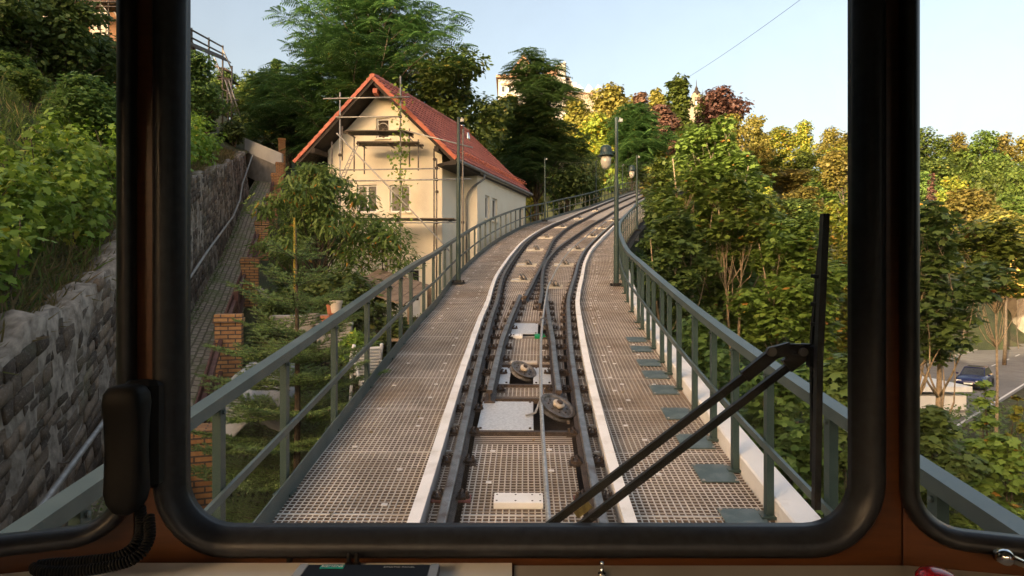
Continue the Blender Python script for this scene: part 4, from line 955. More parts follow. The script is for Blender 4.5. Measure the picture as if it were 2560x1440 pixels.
def frond_t(n=8, w=.30, lw=.085):
    V, F = [], []
    for i in range(n):
        y = -.5 + (i + .6) / n; ln = w * (.55 + .9 * math.sin(math.pi * min(1, (i + 1.2) / (n + 1))) * .55)
        for sx in (-1, 1):
            k = len(V); z0 = -.35 * (y + .5) ** 2
            V += [(0, y, z0), (sx * ln * .5, y - lw * .35 + .03, z0 - .02), (sx * ln, y + .05, z0 - .10), (sx * ln * .5, y + lw * .65 + .03, z0 - .02)]; F.append((k, k + 1, k + 2, k + 3))
    return np.array(V), np.array(F)
FROND = frond_t()
def place_leaves(T, pos, nrm, axis, size):
    """T template; pos, nrm, axis (n,3); size (n,) -> V, F"""
    tv_, tf = T; n = len(pos)
    nrm = nrm / np.linalg.norm(nrm, axis=1, keepdims=True); ax = axis - nrm * (axis * nrm).sum(1, keepdims=True); ax /= np.linalg.norm(ax, axis=1, keepdims=True) + 1e-9
    x = np.cross(ax, nrm)
    V = pos[:, None] + size[:, None, None] * (tv_[None, :, 0:1] * x[:, None] + tv_[None, :, 1:2] * ax[:, None] + tv_[None, :, 2:3] * nrm[:, None])
    F = tf[None] + (np.arange(n) * len(tv_))[:, None, None]
    return V.reshape(-1, 3), F.reshape(-1, tf.shape[1])
def rdir(rg, n):
    v = rg.normal(size=(n, 3)); return v / np.linalg.norm(v, axis=1, keepdims=True)
def leaf_blob(rg, c, r, n, T, size, up=.8, droop=0., hang=.25, shell=.5, outw=.6, ros=0):
    """leaves through an ellipsoid, denser towards its shell"""
    d = rdir(rg, n); rad = shell + (1 - shell) * rg.random(n) ** .7; rad *= 1 + rg.normal(0, .10, n)
    pos = c + d * rad[:, None] * r
    if ros:                                                         # whorls of fronds round each shoot tip
        m_ = max(1, n // ros); d = d[:m_]; tips = pos[:m_] + np.array([0, 0, .15]) * r; az = rg.uniform(0, 6.28, (m_, 1)) + np.arange(ros)[None] * 2 * np.pi / ros + rg.normal(0, .25, (m_, ros))
        sz = size * rg.uniform(.65, 1.15, (m_, ros)); el = rg.normal(.12, .22, (m_, ros)); axis = np.stack([np.cos(az), np.sin(az), np.sin(el)], -1) + d[:, None] * .35
        axis = (axis / np.linalg.norm(axis, axis=-1, keepdims=True)).reshape(-1, 3); sz = sz.reshape(-1); pos = np.repeat(tips, ros, 0) + axis * sz[:, None] * .55
        return place_leaves(T, pos, np.array([0, 0, 1.0]) + rg.normal(0, .18, axis.shape), axis, sz)
    nrm = np.array([0, 0, up]) + d * outw + rg.normal(0, .38, (n, 3)); axis = d * np.array([1, 1, .35]) + np.array([0, 0, -droop]) + rg.normal(0, .4, (n, 3))
    return place_leaves(T, pos, nrm, axis, size * rg.uniform(.45, 1.35, n))
def limb(mb, a, b, r0, r1, rg, bend=.12, n=5, seg=7):
    a, b = np.array(a, float), np.array(b, float); L = np.linalg.norm(b - a); pts, rr = [], []
    w1 = rg.normal(0, bend * L, 3)
    for i in range(n):
        t = i / (n - 1); pts.append(a + (b - a) * t + w1 * math.sin(math.pi * t) * .6 + (0, 0, -.08 * L * t * (1 - t))); rr.append(r0 + (r1 - r0) * t)
    mb.tube([tuple(p) for p in pts], rr, seg); return pts
def crown_blobs(rg, H, R_, cb, n, prof=lambda u: math.sin(math.pi * min(1, .12 + .80 * u)) ** .75, br=.40):
    out = []; ga = 2.399963
    for i in range(n):
        u = ((i + .5) / n) ** .9; z = cb + (H - cb) * (.04 + .90 * u); rad = R_ * prof(u); a = i * ga + rg.uniform(-.4, .4)
        f = rg.uniform(.35, .78) if i % 3 else rg.uniform(.0, .4)
        b = R_ * br * rg.uniform(.75, 1.25) * (.6 + .4 * prof(u)); c = np.array([math.cos(a) * rad * f, math.sin(a) * rad * f, min(z, H - b * .55)])
        out.append((c, np.array([b, b, b * rg.uniform(.55, .8)])))
    return out
def make_tree(name, label, cat, loc, H, R_, cb, leafmat, T=CLUMP, size=.4, nl=3500, nb=22, seed=1, tr=.18, bark='bark', group=None, stems=1, lean=0, droop=0., hang=0., shell=.45, br=.40, prof=None, up=.8, limbs=True, outw=.6, spread=.12, ros=0):
    rg = np.random.default_rng(seed); root = thing(name, label, cat, loc, group=group)
    bl = crown_blobs(rg, H, R_, cb, nb, **({'prof': prof} if prof else {}), br=br)
    mb = MB(); axes = []
    for k in range(stems):
        a = k * 2.4 + .5; sp = (0 if stems == 1 else spread * R_ / .12 * .5); top = np.array([math.cos(a) * sp, math.sin(a) * sp, H * (.9 - .06 * k)])
        axes.append(limb(mb, (math.cos(a) * (.0 if stems == 1 else tr * 1.1), math.sin(a) * (.0 if stems == 1 else tr * 1.1), -.4), top, tr, tr * .15, rg, .03, 9, 9))
    if limbs:
        for i, (c, r) in enumerate(bl):
            ax = axes[i % stems]; zf = max(.12, min(.92, (c[2] - .35 * np.linalg.norm(c[:2]) - .6) / H)); p = np.array(ax[int(zf * 8)])
            limb(mb, p, c, tr * (.45 - .3 * zf), tr * .05, rg, .10, 5, 5)
            for q in range(3):
                d = rdir(rg, 1)[0] * np.array([1, 1, .6]); limb(mb, c - (c - p) * .25, c + d * r * .8, tr * .07, tr * .02, rg, .1, 3, 4)
    mb.build('trunk', M[bark], root, smooth=True, fix=False)
    wt = np.array([(r[0] * r[1] * r[2]) ** (.67) for c, r in bl]); wt = wt / wt.sum(); Vs, Fs, k = [], [], 0
    for (c, r), w_ in zip(bl, wt):
        V, F = leaf_blob(rg, c, r, max(8, int(nl * w_)), T, size, up, droop, hang, shell, outw, ros); Vs.append(V); Fs.append(F + k); k += len(V)
    mesh_np('crown', np.concatenate(Vs), np.concatenate(Fs), M[leafmat], root)
    return root
# -- the named trees: placed by trunk column, top row, crown width and distance
def tree_at(px, ptop, wpx, Y, name, label, leafmat, seed, cbpx=None, hmax=99, **kw):
    X = (px - 1280) / FPX * Y; zt = (720 - ptop) / FPX * Y; zb = max(gz(X, Y), zt - hmax); H = zt - zb
    cb = H * .25 if cbpx is None else max(.3, (720 - cbpx) / FPX * Y - zb)
    return make_tree(name, label, 'tree', (X, Y, zb), H, wpx / 2 / FPX * Y, cb, leafmat, seed=seed, **kw)
AIL = dict(T=FROND, ros=8, size=.95, droop=.12, up=1.0, shell=.35, outw=.5)
tree_at(930, -30, 545, 42, 'ailanthus_tree', 'huge dark tree of pinnate fronds towering behind the cream house', 'leaf_ailanthus', 21, cbpx=400, nl=8500, nb=64, tr=.30, br=.27, limbs=True, prof=lambda u: 1.12 * (1 - u ** 2.6) ** .5 * min(1, .7 + u), **AIL)
tree_at(1345, 130, 255, 48, 'ailanthus_tree', 'dark frond-leaved tree in front of the white villa', 'leaf_ailanthus', 22, cbpx=470, nl=4600, nb=44, tr=.24, br=.36, prof=lambda u: 1.1 - .62 * u ** 1.6, **AIL)
tree_at(725, 175, 250, 47, 'ailanthus_tree', 'green frond-leaved tree left of the red roof', 'leaf_ailanthus', 23, cbpx=380, nl=2800, nb=26, tr=.2, br=.40, **AIL)
tree_at(1130, 120, 300, 41, 'dark_tree', 'dark bushy tree right behind the red roof', 'leaf_bush', 24, cbpx=420, T=OVAL, size=.33, nl=8500, nb=30, br=.36)
tree_at(1275, 330, 190, 52, 'dark_tree', 'dark leafy tree beyond the far end of the cream house', 'leaf_bush', 25, cbpx=510, T=OVAL, size=.34, nl=5000, nb=24, br=.42)
tree_at(1420, 380, 150, 62, 'dark_tree', 'green tree behind the left railing near the second mast', 'leaf_bush', 26, cbpx=500, T=OVAL, size=.36, nl=4000, nb=20, br=.42)
tree_at(1488, 290, 150, 74, 'golden_tree', 'sunlit golden tree behind the small distant mast', 'leaf_maple_yellow', 27, cbpx=480, T=CLUMP, size=.42, nl=4500, nb=24, br=.42)
tree_at(1590, 265, 140, 72, 'palm_leaved_tree', 'dark tree with long drooping leaves behind the bell lamp', 'leaf_ailanthus', 28, cbpx=440, nl=2600, nb=28, tr=.2, br=.40, T=FROND, ros=7, size=1.25, shell=.5)
tree_at(1655, 255, 105, 84, 'copper_beech', 'dark copper beech left of the tall thin ivy-clad tree', 'leaf_copper', 29, cbpx=420, T=CLUMP, size=.5, nl=3800, nb=20, br=.45)
tree_at(1800, 218, 150, 108, 'copper_beech', 'reddish copper beech on the skyline right of the curved gable', 'leaf_copper', 30, cbpx=330, T=CLUMP, size=.55, nl=4200, nb=24, br=.42)
tree_at(1697, 190, 74, 100, 'ivy_clad_tree', 'tall thin ivy-clad tree standing above the skyline', 'leaf_green', 31, cbpx=360, T=CLUMP, size=.55, nl=3200, nb=24, br=.55, prof=lambda u: 1.0 - .3 * u)
tree_at(1532, 212, 130, 104, 'golden_tree', 'round sunlit tree on the skyline right of the glass roof', 'leaf_gold', 32, cbpx=340, T=CLUMP, size=.6, nl=4200, nb=22, br=.45)
tree_at(1640, 222, 70, 112, 'golden_tree', 'thin yellow-green tree just left of the ivy-clad tree', 'leaf_gold', 33, cbpx=330, T=CLUMP, size=.55, nl=2200, nb=16, br=.5)
tree_at(1600, 228, 66, 98, 'copper_beech', 'small reddish tree between the round golden tree and the thin yellow tree', 'leaf_copper', 34, cbpx=330, T=CLUMP, size=.5, nl=2000, nb=14, br=.5)
tree_at(1275, 225, 110, 86, 'golden_tree', 'golden sunlit tree left of the dark frond-leaved tree', 'leaf_gold', 35, cbpx=430, T=CLUMP, size=.5, nl=3600, nb=20, br=.45)
tree_at(1440, 240, 130, 96, 'golden_tree', 'golden tree below the villa terrace', 'leaf_gold', 36, cbpx=420, T=CLUMP, size=.5, nl=3600, nb=20, br=.45)
tree_at(620, 205, 90, 92, 'golden_tree', 'golden tree in the gap beside the scaffold tower', 'leaf_gold', 37, cbpx=300, T=CLUMP, size=.5, nl=2200, nb=14, br=.5)
tree_at(690, 140, 84, 62, 'thin_conifer', 'pointed brownish conifer left of the huge frond-leaved tree', 'leaf_bush', 38, cbpx=330, T=CLUMP, size=.35, nl=3000, nb=26, br=.42, prof=lambda u: 1.05 - u)
tree_at(625, 285, 110, 52, 'dark_tree', 'dark shrubby tree above the low concrete wall', 'leaf_bush', 39, cbpx=380, T=OVAL, size=.3, nl=3600, nb=18, br=.5)
# -- maples on the right
MP = dict(T=MAPLE, bark='bark_pale', shell=.35, up=1.1, outw=.35, droop=.25)
tree_at(1785, 285, 400, 19, 'maple_tree', 'big maple with pale forked stems and yellowing top beside the right railing', 'leaf_maple', 41, cbpx=880, size=.145, nl=23000, nb=66, tr=.085, stems=3, br=.25, **MP)
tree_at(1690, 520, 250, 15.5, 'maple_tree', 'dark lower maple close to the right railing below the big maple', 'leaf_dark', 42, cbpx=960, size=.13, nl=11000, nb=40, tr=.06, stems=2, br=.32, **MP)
tree_at(1985, 520, 330, 15, 'maple_tree', 'leafy maple behind the wiper arms', 'leaf_maple', 43, cbpx=1080, size=.13, nl=14500, nb=48, tr=.06, stems=2, br=.30, **MP)
tree_at(2120, 470, 300, 21, 'maple_tree', 'yellowish maple behind the wiper blade', 'leaf_maple_yellow', 44, cbpx=1000, size=.15, nl=11000, nb=40, tr=.07, stems=1, br=.32, **MP)
tree_at(2330, 500, 330, 13.5, 'maple_tree', 'slender maple with pale twin stems in the right side window', 'leaf_dark', 45, cbpx=900, size=.16, nl=4200, nb=26, tr=.085, stems=2, br=.32, spread=.05, **MP)
tree_at(2480, 545, 260, 22, 'maple_tree', 'maple overhanging the garden wall at the right edge', 'leaf_maple', 46, cbpx=745, size=.2, nl=3800, nb=24, tr=.07, br=.36, **MP)
tree_at(1880, 480, 260, 27, 'maple_tree', 'green maple between the big maple and the wiper blade', 'leaf_green', 47, cbpx=900, size=.2, nl=7000, nb=30, tr=.09, br=.32, **MP)
def shrub(name, label, px, ptop, pbot, wpx, Y, mat, seed, T=MAPLE, size=.13, nl=3000, nb=16, cat='shrub', depth=1.0, **kw):
    X = (px - 1280) / FPX * Y; zt = (720 - ptop) / FPX * Y; zb = (720 - pbot) / FPX * Y; g_ = gz(X, Y); base = min(zb, g_) if zb < g_ + .8 else g_
    kw = dict(dict(shell=.3, up=1.0, outw=.4, br=.42, tr=.03, bark='bark'), **kw)
    return make_tree(name, label, cat, (X, Y, base), zt - base, wpx / 2 / FPX * Y, max(.05, zb - base + .1), mat, T=T, size=size, nl=nl, nb=nb, seed=seed, prof=lambda u: (1 - u ** 2.2) ** .5, **kw)
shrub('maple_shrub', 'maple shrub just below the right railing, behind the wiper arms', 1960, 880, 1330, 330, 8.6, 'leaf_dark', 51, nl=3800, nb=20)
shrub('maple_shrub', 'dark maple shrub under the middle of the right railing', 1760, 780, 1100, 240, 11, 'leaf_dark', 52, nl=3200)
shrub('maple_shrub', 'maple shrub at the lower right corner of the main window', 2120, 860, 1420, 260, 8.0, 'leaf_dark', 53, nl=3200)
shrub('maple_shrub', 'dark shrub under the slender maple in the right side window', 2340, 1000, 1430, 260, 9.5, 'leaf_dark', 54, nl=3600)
shrub('maple_shrub', 'shrub with a few yellow leaves at the lower right edge', 2500, 1075, 1450, 240, 9.5, 'leaf_maple', 55, nl=3000)
shrub('maple_shrub', 'upright sapling shoots standing in front of the blue car', 2462, 935, 1250, 90, 10.5, 'leaf_maple', 56, nl=420, nb=12, size=.12, br=.5)
shrub('maple_shrub', 'bright green sapling at the right edge of the picture', 2540, 965, 1250, 60, 9.8, 'leaf_maple_yellow', 57, nl=260, nb=9, size=.12, br=.5)
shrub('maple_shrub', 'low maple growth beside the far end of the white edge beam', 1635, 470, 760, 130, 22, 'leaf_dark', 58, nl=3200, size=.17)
shrub('maple_shrub', 'maple branches reaching over the far end of the track', 1650, 395, 520, 120, 33, 'leaf_maple', 59, nl=2600, size=.2)
tree_at(1838, 430, 190, 15.8, 'maple_tree', 'sparse young maple with pale bare stems in front of the big maple', 'leaf_maple', 48, cbpx=640, size=.14, nl=2800, nb=22, tr=.055, stems=2, br=.36, spread=.10, **MP)
# -- cherry tree, bushes and fir in the garden
tree_at(800, 405, 400, 16.5, 'cherry_tree', 'cherry tree with drooping narrow leaves in front of the cream house', 'leaf_cherry', 61, cbpx=655, T=LANCE, size=.19, nl=9500, nb=44, tr=.085, br=.25, droop=.9, up=.6, shell=.2, outw=.6, prof=lambda u: 1.15 - .75 * u ** 1.5)
shrub('cherry_branch_bush', 'low branches of narrow leaves hanging in front of the house wall', 960, 545, 730, 260, 16.2, 'leaf_cherry', 62, T=LANCE, size=.17, nl=2600, nb=18, droop=.8)
shrub('garden_bush', 'round green bush behind the second brick pillar', 690, 745, 900, 160, 13.0, 'leaf_bush', 63, T=OVAL, size=.07, nl=5200, nb=20)
shrub('garden_bush', 'dark ivy bush behind the flower pots', 850, 680, 830, 330, 14.2, 'leaf_bush', 64, T=VINE, size=.10, nl=6500, nb=26)
shrub('garden_bush', 'leafy bush between railing and white chair', 985, 790, 930, 150, 11.8, 'leaf_bush', 65, T=VINE, size=.10, nl=2600, nb=14)
shrub('garden_bush', 'bright fresh green herbs beside the stone block', 890, 830, 930, 120, 11.0, 'leaf_vine', 66, T=LANCE, size=.10, nl=2600, nb=12, up=.3)
shrub('garden_bush', 'bush beside the third brick pillar', 735, 610, 770, 130, 18.5, 'leaf_bush', 67, T=OVAL, size=.10, nl=3400, nb=14)
shrub('garden_bush', 'dark bush filling the slope left of the house corner', 770, 400, 640, 170, 24, 'leaf_dark', 68, T=OVAL, size=.16, nl=4200, nb=18)
def fir(label, base, H, Rb, seed):
    rg = np.random.default_rng(seed); root = thing('fir_tree', label, 'tree', base); mb = MB(); mb.tube([(0, 0, -.2), (.02, 0, H * .5), (0, 0, H)], [.055, .035, .008], 8)
    pos, nrm, ax, sz = [], [], [], []; tw = MB()
    def twig(a, b, dens):
        a, b = np.array(a), np.array(b); L = np.linalg.norm(b - a); n = int(L * dens); d = (b - a) / L
        t = rg.random(n); side = rg.normal(size=(n, 3)); side -= d * (side @ d)[:, None]; side /= np.linalg.norm(side, axis=1, keepdims=True); side[:, 2] = np.abs(side[:, 2]) * .8 - .1
        p = a + (b - a) * t[:, None] + side * .010; pos.append(p); ax.append(side * .75 + d * .75 + np.array([0, 0, .15])); nrm.append(rg.normal(size=(n, 3)) * .5 + np.array([0, 0, 1.0])); sz.append(rg.uniform(.026, .040, n))
        mb.tube([tuple(a), tuple(b)], [.006, .003], 4)
    levels = [1.0]; z = H - .42
    zs = []
    while z > .25: zs.append(z); z -= .27 + .014 * len(zs)
    for li, z in enumerate(zs):
        f = 1 - z / H; L = min(Rb, .22 + Rb * 1.15 * f ** .8); nb_ = 5 + (li > 1) + (li > 3) * 2; a0 = rg.uniform(0, 6.28)
        for k in range(nb_):
            a = a0 + k * 2 * math.pi / nb_ + rg.uniform(-.2, .2); Lk = L * rg.uniform(.8, 1.1); zz = z + rg.uniform(-.06, .06)
            d = np.array([math.cos(a), math.sin(a), .52 - .50 * f + rg.uniform(-.12, .12)]); e = np.array([0, 0, zz]) + d * Lk; m_ = np.array([0, 0, zz]) + d * Lk * .5 + np.array([0, 0, -.03 * Lk])
            s0 = np.array([0, 0, zz]); twig(s0 + (m_ - s0) * .12, m_, 420); twig(m_, e, 460); sd_ = np.array([-math.sin(a), math.cos(a), 0])
            ns = int(Lk / .115)
            for j in range(1, ns):
                q = j / ns; p = s0 + (m_ - s0) * q * 2 if q < .5 else m_ + (e - m_) * (q - .5) * 2
                for sg in (-1, 1):
                    l2 = Lk * (1 - q) * .52 * rg.uniform(.7, 1.1) + .06; tip = p + (sd_ * sg * .75 + np.array([math.cos(a), math.sin(a), .22]) * .65) * l2; twig(p, tip, 430)
                    if l2 > .30:
                        for r_ in (.5,):
                            pp = p + (tip - p) * r_; twig(pp, pp + (np.array([math.cos(a), math.sin(a), .0]) * .9 - sd_ * sg * .25) * l2 * (1 - r_) * .9, 430)
    twig((0, 0, H - .34), (0, 0, H), 500)
    pos, nrm, ax, sz = map(np.concatenate, (pos, nrm, ax, sz))
    T = (np.array([(-.085, 0, 0), (.085, 0, 0), (.06, 1, 0), (-.06, 1, 0)]), np.array([[0, 1, 2, 3]]))
    mb.build('trunk', M['bark'], root, fix=False); V, F = place_leaves(T, pos, nrm, ax, sz); mesh_np('needles', V, F, M['needle'], root)
    return root
fb_ = P(740, 1290, 7.9); fir('young fir tree with whorled branches just left of the railing', (fb_.x, fb_.y, fb_.z - .5), (1290 - 570) / FPX * 7.9 + .5, 1.42, 71)
st = thing('yellow_stake', 'thin mossy yellow stake rising from the top of the fir', 'stake', P(737, 705, 7.95)); mb = MB(); mb.tube([(0, 0, -.15), (0, 0, .35), (-.005, 0, .80)], [.016, .016, .012], 8)
mb.build('pole', mat_noise('yellow_lichen', (.22, .16, .02), (.42, .32, .05), 40, .9, bump=.4), st)
# -- vines above the retaining wall and on the scaffold
def vine_row(label, y0, y1, seed, n, hgt, off0=2.3, off1=3.6, mat='leaf_vine'):
    rg = np.random.default_rng(seed); t = thing('grapevine_row', label, 'grapevine'); Vs, Fs, k = [], [], 0; mb = MB()
    for y in np.arange(y0, y1, .8):
        for q in range(3):
            of = rg.uniform(off0, off1); yy = y + rg.uniform(-.4, .4); x = float(pathx(yy)) - of; zb = gz(x, yy); h = hgt * rg.uniform(.7, 1.1)
            mb.tube([(x, yy, zb - .1), (x + rg.normal(0, .1), yy, zb + h * .5), (x + rg.normal(0, .15), yy + rg.normal(0, .2), zb + h)], [.022, .015, .006], 5)
            for c_ in range(4):
                c = np.array([x + rg.normal(0, .25), yy + rg.normal(0, .3), zb + h * (.25 + .24 * c_)]); V, F = leaf_blob(rg, c, np.array([.42, .42, .32]), int(n * 2.0), VINE, .125, .55, .6, 0, .25, .55); Vs.append(V); Fs.append(F + k); k += len(V)
        if rg.random() < .55:                                       # upright shoots
            x = float(pathx(y)) - rg.uniform(off0, off1); zb = gz(x, y) + hgt * .8
            for s_ in range(9):
                c = np.array([x, y, zb + .09 * s_]); V, F = place_leaves(VINE, c[None] + rg.normal(0, .04, (1, 3)), rg.normal(0, .5, (1, 3)) + [[0, 0, .6]], rdir(rg, 1), np.array([.13 - .010 * s_])); Vs.append(V); Fs.append(F + k); k += len(V)
    mb.build('stems', M['bark'], t, fix=False); mesh_np('foliage', np.concatenate(Vs), np.concatenate(Fs), M[mat], t)
vine_row('bright green grapevines hanging over the stone wall in the left side window', 5.2, 13.5, 81, 34, 1.3)
vine_row('bright green grapevines on top of the wall behind the window pillar', 14, 27, 82, 26, 1.45)
rg = np.random.default_rng(83); cv = thing('climbing_vine', 'climbing vine trailing up the scaffold standard on the gable', 'vine'); pos = []
a = K4(862, 1180, SY - .08); b = K4(868, 120, SY - .08); stem_ = [a.lerp(b, t) + Vector((rg.normal(0, .06), rg.normal(0, .04), 0)) for t in np.linspace(0, 1, 26)]
mb = MB(); mb.tube(stem_, .012, 5); mb.tube([stem_[18], stem_[18] + Vector((-.5, 0, .2)), stem_[18] + Vector((-.9, 0, .1)), stem_[18] + Vector((-1.1, 0, -.4))], .006, 4); mb.build('stem', M['bark'], cv)
for i, p in enumerate(stem_):
    wd = .17 if 4 < i < 14 else .12
    for q in range(13 if 5 < i < 14 else 7): pos.append((p.x + rg.normal(0, wd * 1.5), p.y - .05 + rg.normal(0, .08), p.z + rg.normal(0, .14)))
pos = np.array(pos); V, F = place_leaves(VINE, pos, rg.normal(0, .5, pos.shape) + [0, -.7, .5], rg.normal(0, .6, pos.shape) + [0, 0, -.8], rg.uniform(.09, .17, len(pos))); mesh_np('leaves', V, F, M['leaf_vine'], cv)
# -- bank on the left: shrubs and dark trees
shrub('bank_shrub', 'dark shrub with white specks above the grapevines in the left window', 215, 190, 340, 240, 15, 'leaf_dark', 91, T=OVAL, size=.13, nl=5200, nb=22)
shrub('bank_shrub', 'small pale green shrub at the edge of the grassy bank', 75, 175, 260, 120, 17, 'leaf_bush', 92, T=OVAL, size=.1, nl=2600, nb=12)
shrub('bank_shrub', 'light shrub in the upper left window corner under the white railing', 20, 130, 240, 140, 20, 'leaf_bush', 93, T=OVAL, size=.13, nl=3200, nb=14)
tree_at(150, -20, 330, 24, 'dark_tree', 'dark tree filling the top of the left side window', 'leaf_dark', 94, cbpx=230, T=OVAL, size=.22, nl=7500, nb=36, br=.3)
tree_at(-20, -60, 260, 22, 'dark_tree', 'dark tree at the top left corner of the picture', 'leaf_dark', 95, cbpx=160, T=OVAL, size=.2, nl=5200, nb=26, br=.35)
tree_at(250, 95, 190, 27, 'dark_tree', 'dark tree below the scaffolded brick house', 'leaf_dark', 96, cbpx=290, T=OVAL, size=.2, nl=5000, nb=24, br=.36)
tree_at(480, 125, 175, 32, 'dark_tree', 'dark ivy-like tree under the scaffold walkway', 'leaf_dark', 97, cbpx=330, T=OVAL, size=.2, nl=6800, nb=30, br=.36)
tree_at(515, 215, 100, 35, 'dark_tree', 'dark shrub tree right below the scaffold tower', 'leaf_bush', 98, cbpx=330, T=OVAL, size=.2, nl=3600, nb=18, br=.42)
tree_at(585, 305, 90, 40, 'dark_tree', 'small dark tree where the grapevines meet the concrete wall', 'leaf_dark', 99, cbpx=370, T=OVAL, size=.2, nl=2600, nb=14, br=.45)
def scatter(name, n, fx, T, size, mat, seed, up=(0, 0, 1.0), jit=.5, axis=(0, 0, 1), zoff=.0, label=None):
    rg = np.random.default_rng(seed); X, Y = fx(rg, n); Z = ground(X, Y) + rg.uniform(0, 1, n) * zoff; pos = np.stack([X, Y, Z], -1)
    V, F = place_leaves(T, pos, rg.normal(0, jit, (n, 3)) + np.array(up), rg.normal(0, .45, (n, 3)) + np.array(axis), size * rg.uniform(.5, 1.3, n)); return tag(mesh_np(name, V, F, M[mat]), kind='stuff')
def left_bank(t0, t1, y0, y1):
    def f(rg, n): Y = rg.uniform(y0, y1, n); return pathx(Y) - rg.uniform(t0, t1, n), Y
    return f
scatter('bank_grass', 26000, left_bank(2.1, 14, 4, 24), BLADE, .42, 'grass_blade', 101, up=(.6, -.6, .2))
scatter('wall_top_grass', 9000, left_bank(1.93, 2.7, 3.5, 33), BLADE, .36, 'dry_grass', 106, up=(.6, -.5, .25), axis=(.55, -.3, .55))
scatter('bank_undergrowth', 16000, left_bank(7, 30, 12, 50), OVAL, .28, 'leaf_bush', 102, zoff=.6)
def garden(rg, n): Y = rg.uniform(4, 34, n); u = rg.random(n); xl = pathx(Y) + .35; return xl + u * (trackx(Y) - 1.0 - xl), Y
scatter('garden_weeds', 26000, garden, OVAL, .10, 'leaf_bush', 103, zoff=.25)
def verge(rg, n): Y = rg.uniform(5, 40, n); return pathx(Y) - np.where(rg.random(n) < .6, rg.normal(1.42, .10, n), rg.normal(.25, .10, n)).clip(.1, 1.55), Y
scatter('path_weeds', 7000, verge, OVAL, .055, 'leaf_bush', 104, zoff=.06)
def slope(rg, n): Y = rg.uniform(3, 46, n); return trackx(Y) + 2.4 + rg.random(n) ** 1.3 * 22, Y
scatter('slope_undergrowth', 26000, slope, MAPLE, .19, 'leaf_dark', 105, zoff=.8)
# ------------------------------------------------------------------ woods on the far slopes: single trees, copied from a few kinds
protos = {}
def far_proto(mat, shape):
    key = (mat, shape)
    if key not in protos:
        pr = [None, lambda u: 1.05 - .55 * u, lambda u: (.75 + .5 * u) * (1 - u ** 4 * .7)][shape]
        protos[key] = [make_tree('broadleaf_tree', 'x', 'tree', (0, 0, -500), 12, 4.6, 1.2, mat, T=CLUMP, size=.44, nl=5200, nb=34 if shape else 30, seed=200 + len(protos), tr=.22, br=.36, prof=pr, shell=.4), 0]
    return protos[key]
LAB_R = 'sunlit broadleaf tree in the woods on the far slope to the right'; GRP_R = 'broadleaf trees of the woods on the far right slope'
LAB_C = 'leafy tree filling the wooded hillside above the end of the track'; GRP_C = 'broadleaf trees of the hillside above the track'
def far_tree(px, ptop, wpx, Y, mat, shape, rgf, label=LAB_R, group=GRP_R, name='broadleaf_tree'):
    pr = far_proto(mat, shape); X = (px - 1280) / FPX * Y; g_ = gz(X, Y); zt = (720 - ptop) / FPX * Y; H = min(max(zt - g_, 6), 24); R_ = wpx / 2 / FPX * Y
    sc_ = (R_ / 4.6 * rgf.uniform(.9, 1.1), R_ / 4.6, H / 12); loc = (X, Y, max(g_, zt - H) if zt - g_ > 24 else g_)
    if pr[1] == 0: pr[0].location = loc; pr[0].scale = sc_; pr[0]['label'] = label; pr[0]['group'] = group; pr[0].name = name; pr[1] = 1; return pr[0]
    return dup(pr[0], loc, rgf.uniform(0, 6.28), sc_, label, group)
rf = random.Random(77)
MATS = ['leaf_gold', 'leaf_maple_yellow', 'leaf_green', 'leaf_gold', 'leaf_green', 'leaf_maple_yellow', 'leaf_bush']
sky_r = [(1900, 330), (1950, 316), (2005, 300), (2075, 318), (2125, 330), (2180, 335), (2240, 330), (2290, 318), (2345, 345), (2400, 330), (2460, 325), (2510, 335), (2560, 340), (2620, 345), (2700, 350), (2800, 350)]
for px, y in sky_r: far_tree(px + rf.uniform(-8, 8), y, rf.uniform(95, 135), rf.uniform(175, 195), rf.choice(MATS[:6]), rf.randrange(3), rf)
for Y, y0, y1, w_ in ((152, 365, 400, 120), (126, 405, 450, 130), (104, 450, 500, 140), (86, 500, 560, 150)):
    px = 1880 + rf.uniform(0, 40)
    while px < 2760:
        if px > 2455 and Y < 100: px += 60; continue
        far_tree(px, rf.uniform(y0, y1), w_ * rf.uniform(.85, 1.25), Y * rf.uniform(.95, 1.05), rf.choice(MATS), rf.randrange(3), rf); px += w_ * rf.uniform(.55, .8)
for Y, x0, x1, y0, y1, w_ in ((128, 1500, 1900, 255, 290, 110), (106, 1230, 1900, 238, 285, 105), (92, 560, 760, 250, 290, 90), (90, 1230, 1880, 310, 370, 110), (76, 560, 1330, 300, 360, 120), (66, 1330, 1500, 370, 430, 100), (74, 1640, 1900, 350, 430, 110), (54, 640, 1250, 330, 400, 130), (56, 1660, 1960, 420, 500, 120)):
    px = x0
    while px < x1:
        far_tree(px, rf.uniform(y0, y1), w_ * rf.uniform(.85, 1.25), Y * rf.uniform(.95, 1.05), rf.choice(['leaf_bush', 'leaf_green', 'leaf_dark', 'leaf_maple_yellow'] if Y < 80 else MATS), rf.randrange(3), rf, LAB_C, GRP_C); px += w_ * rf.uniform(.6, .85)
tree_at(2095, 375, 105, 92, 'golden_tree', 'bright golden tree at the right edge of the main window', 'leaf_gold', 111, cbpx=470, T=CLUMP, size=.5, nl=3200, nb=20, br=.45)
tree_at(2410, 470, 120, 72, 'golden_tree', 'small bright yellow tree in the middle of the right side window', 'leaf_gold', 112, cbpx=560, T=CLUMP, size=.42, nl=2600, nb=16, br=.45)
tree_at(2510, 530, 170, 60, 'golden_tree', 'broad yellow tree above the garden wall at the right edge', 'leaf_gold', 113, cbpx=640, T=CLUMP, size=.42, nl=3600, nb=20, br=.45)
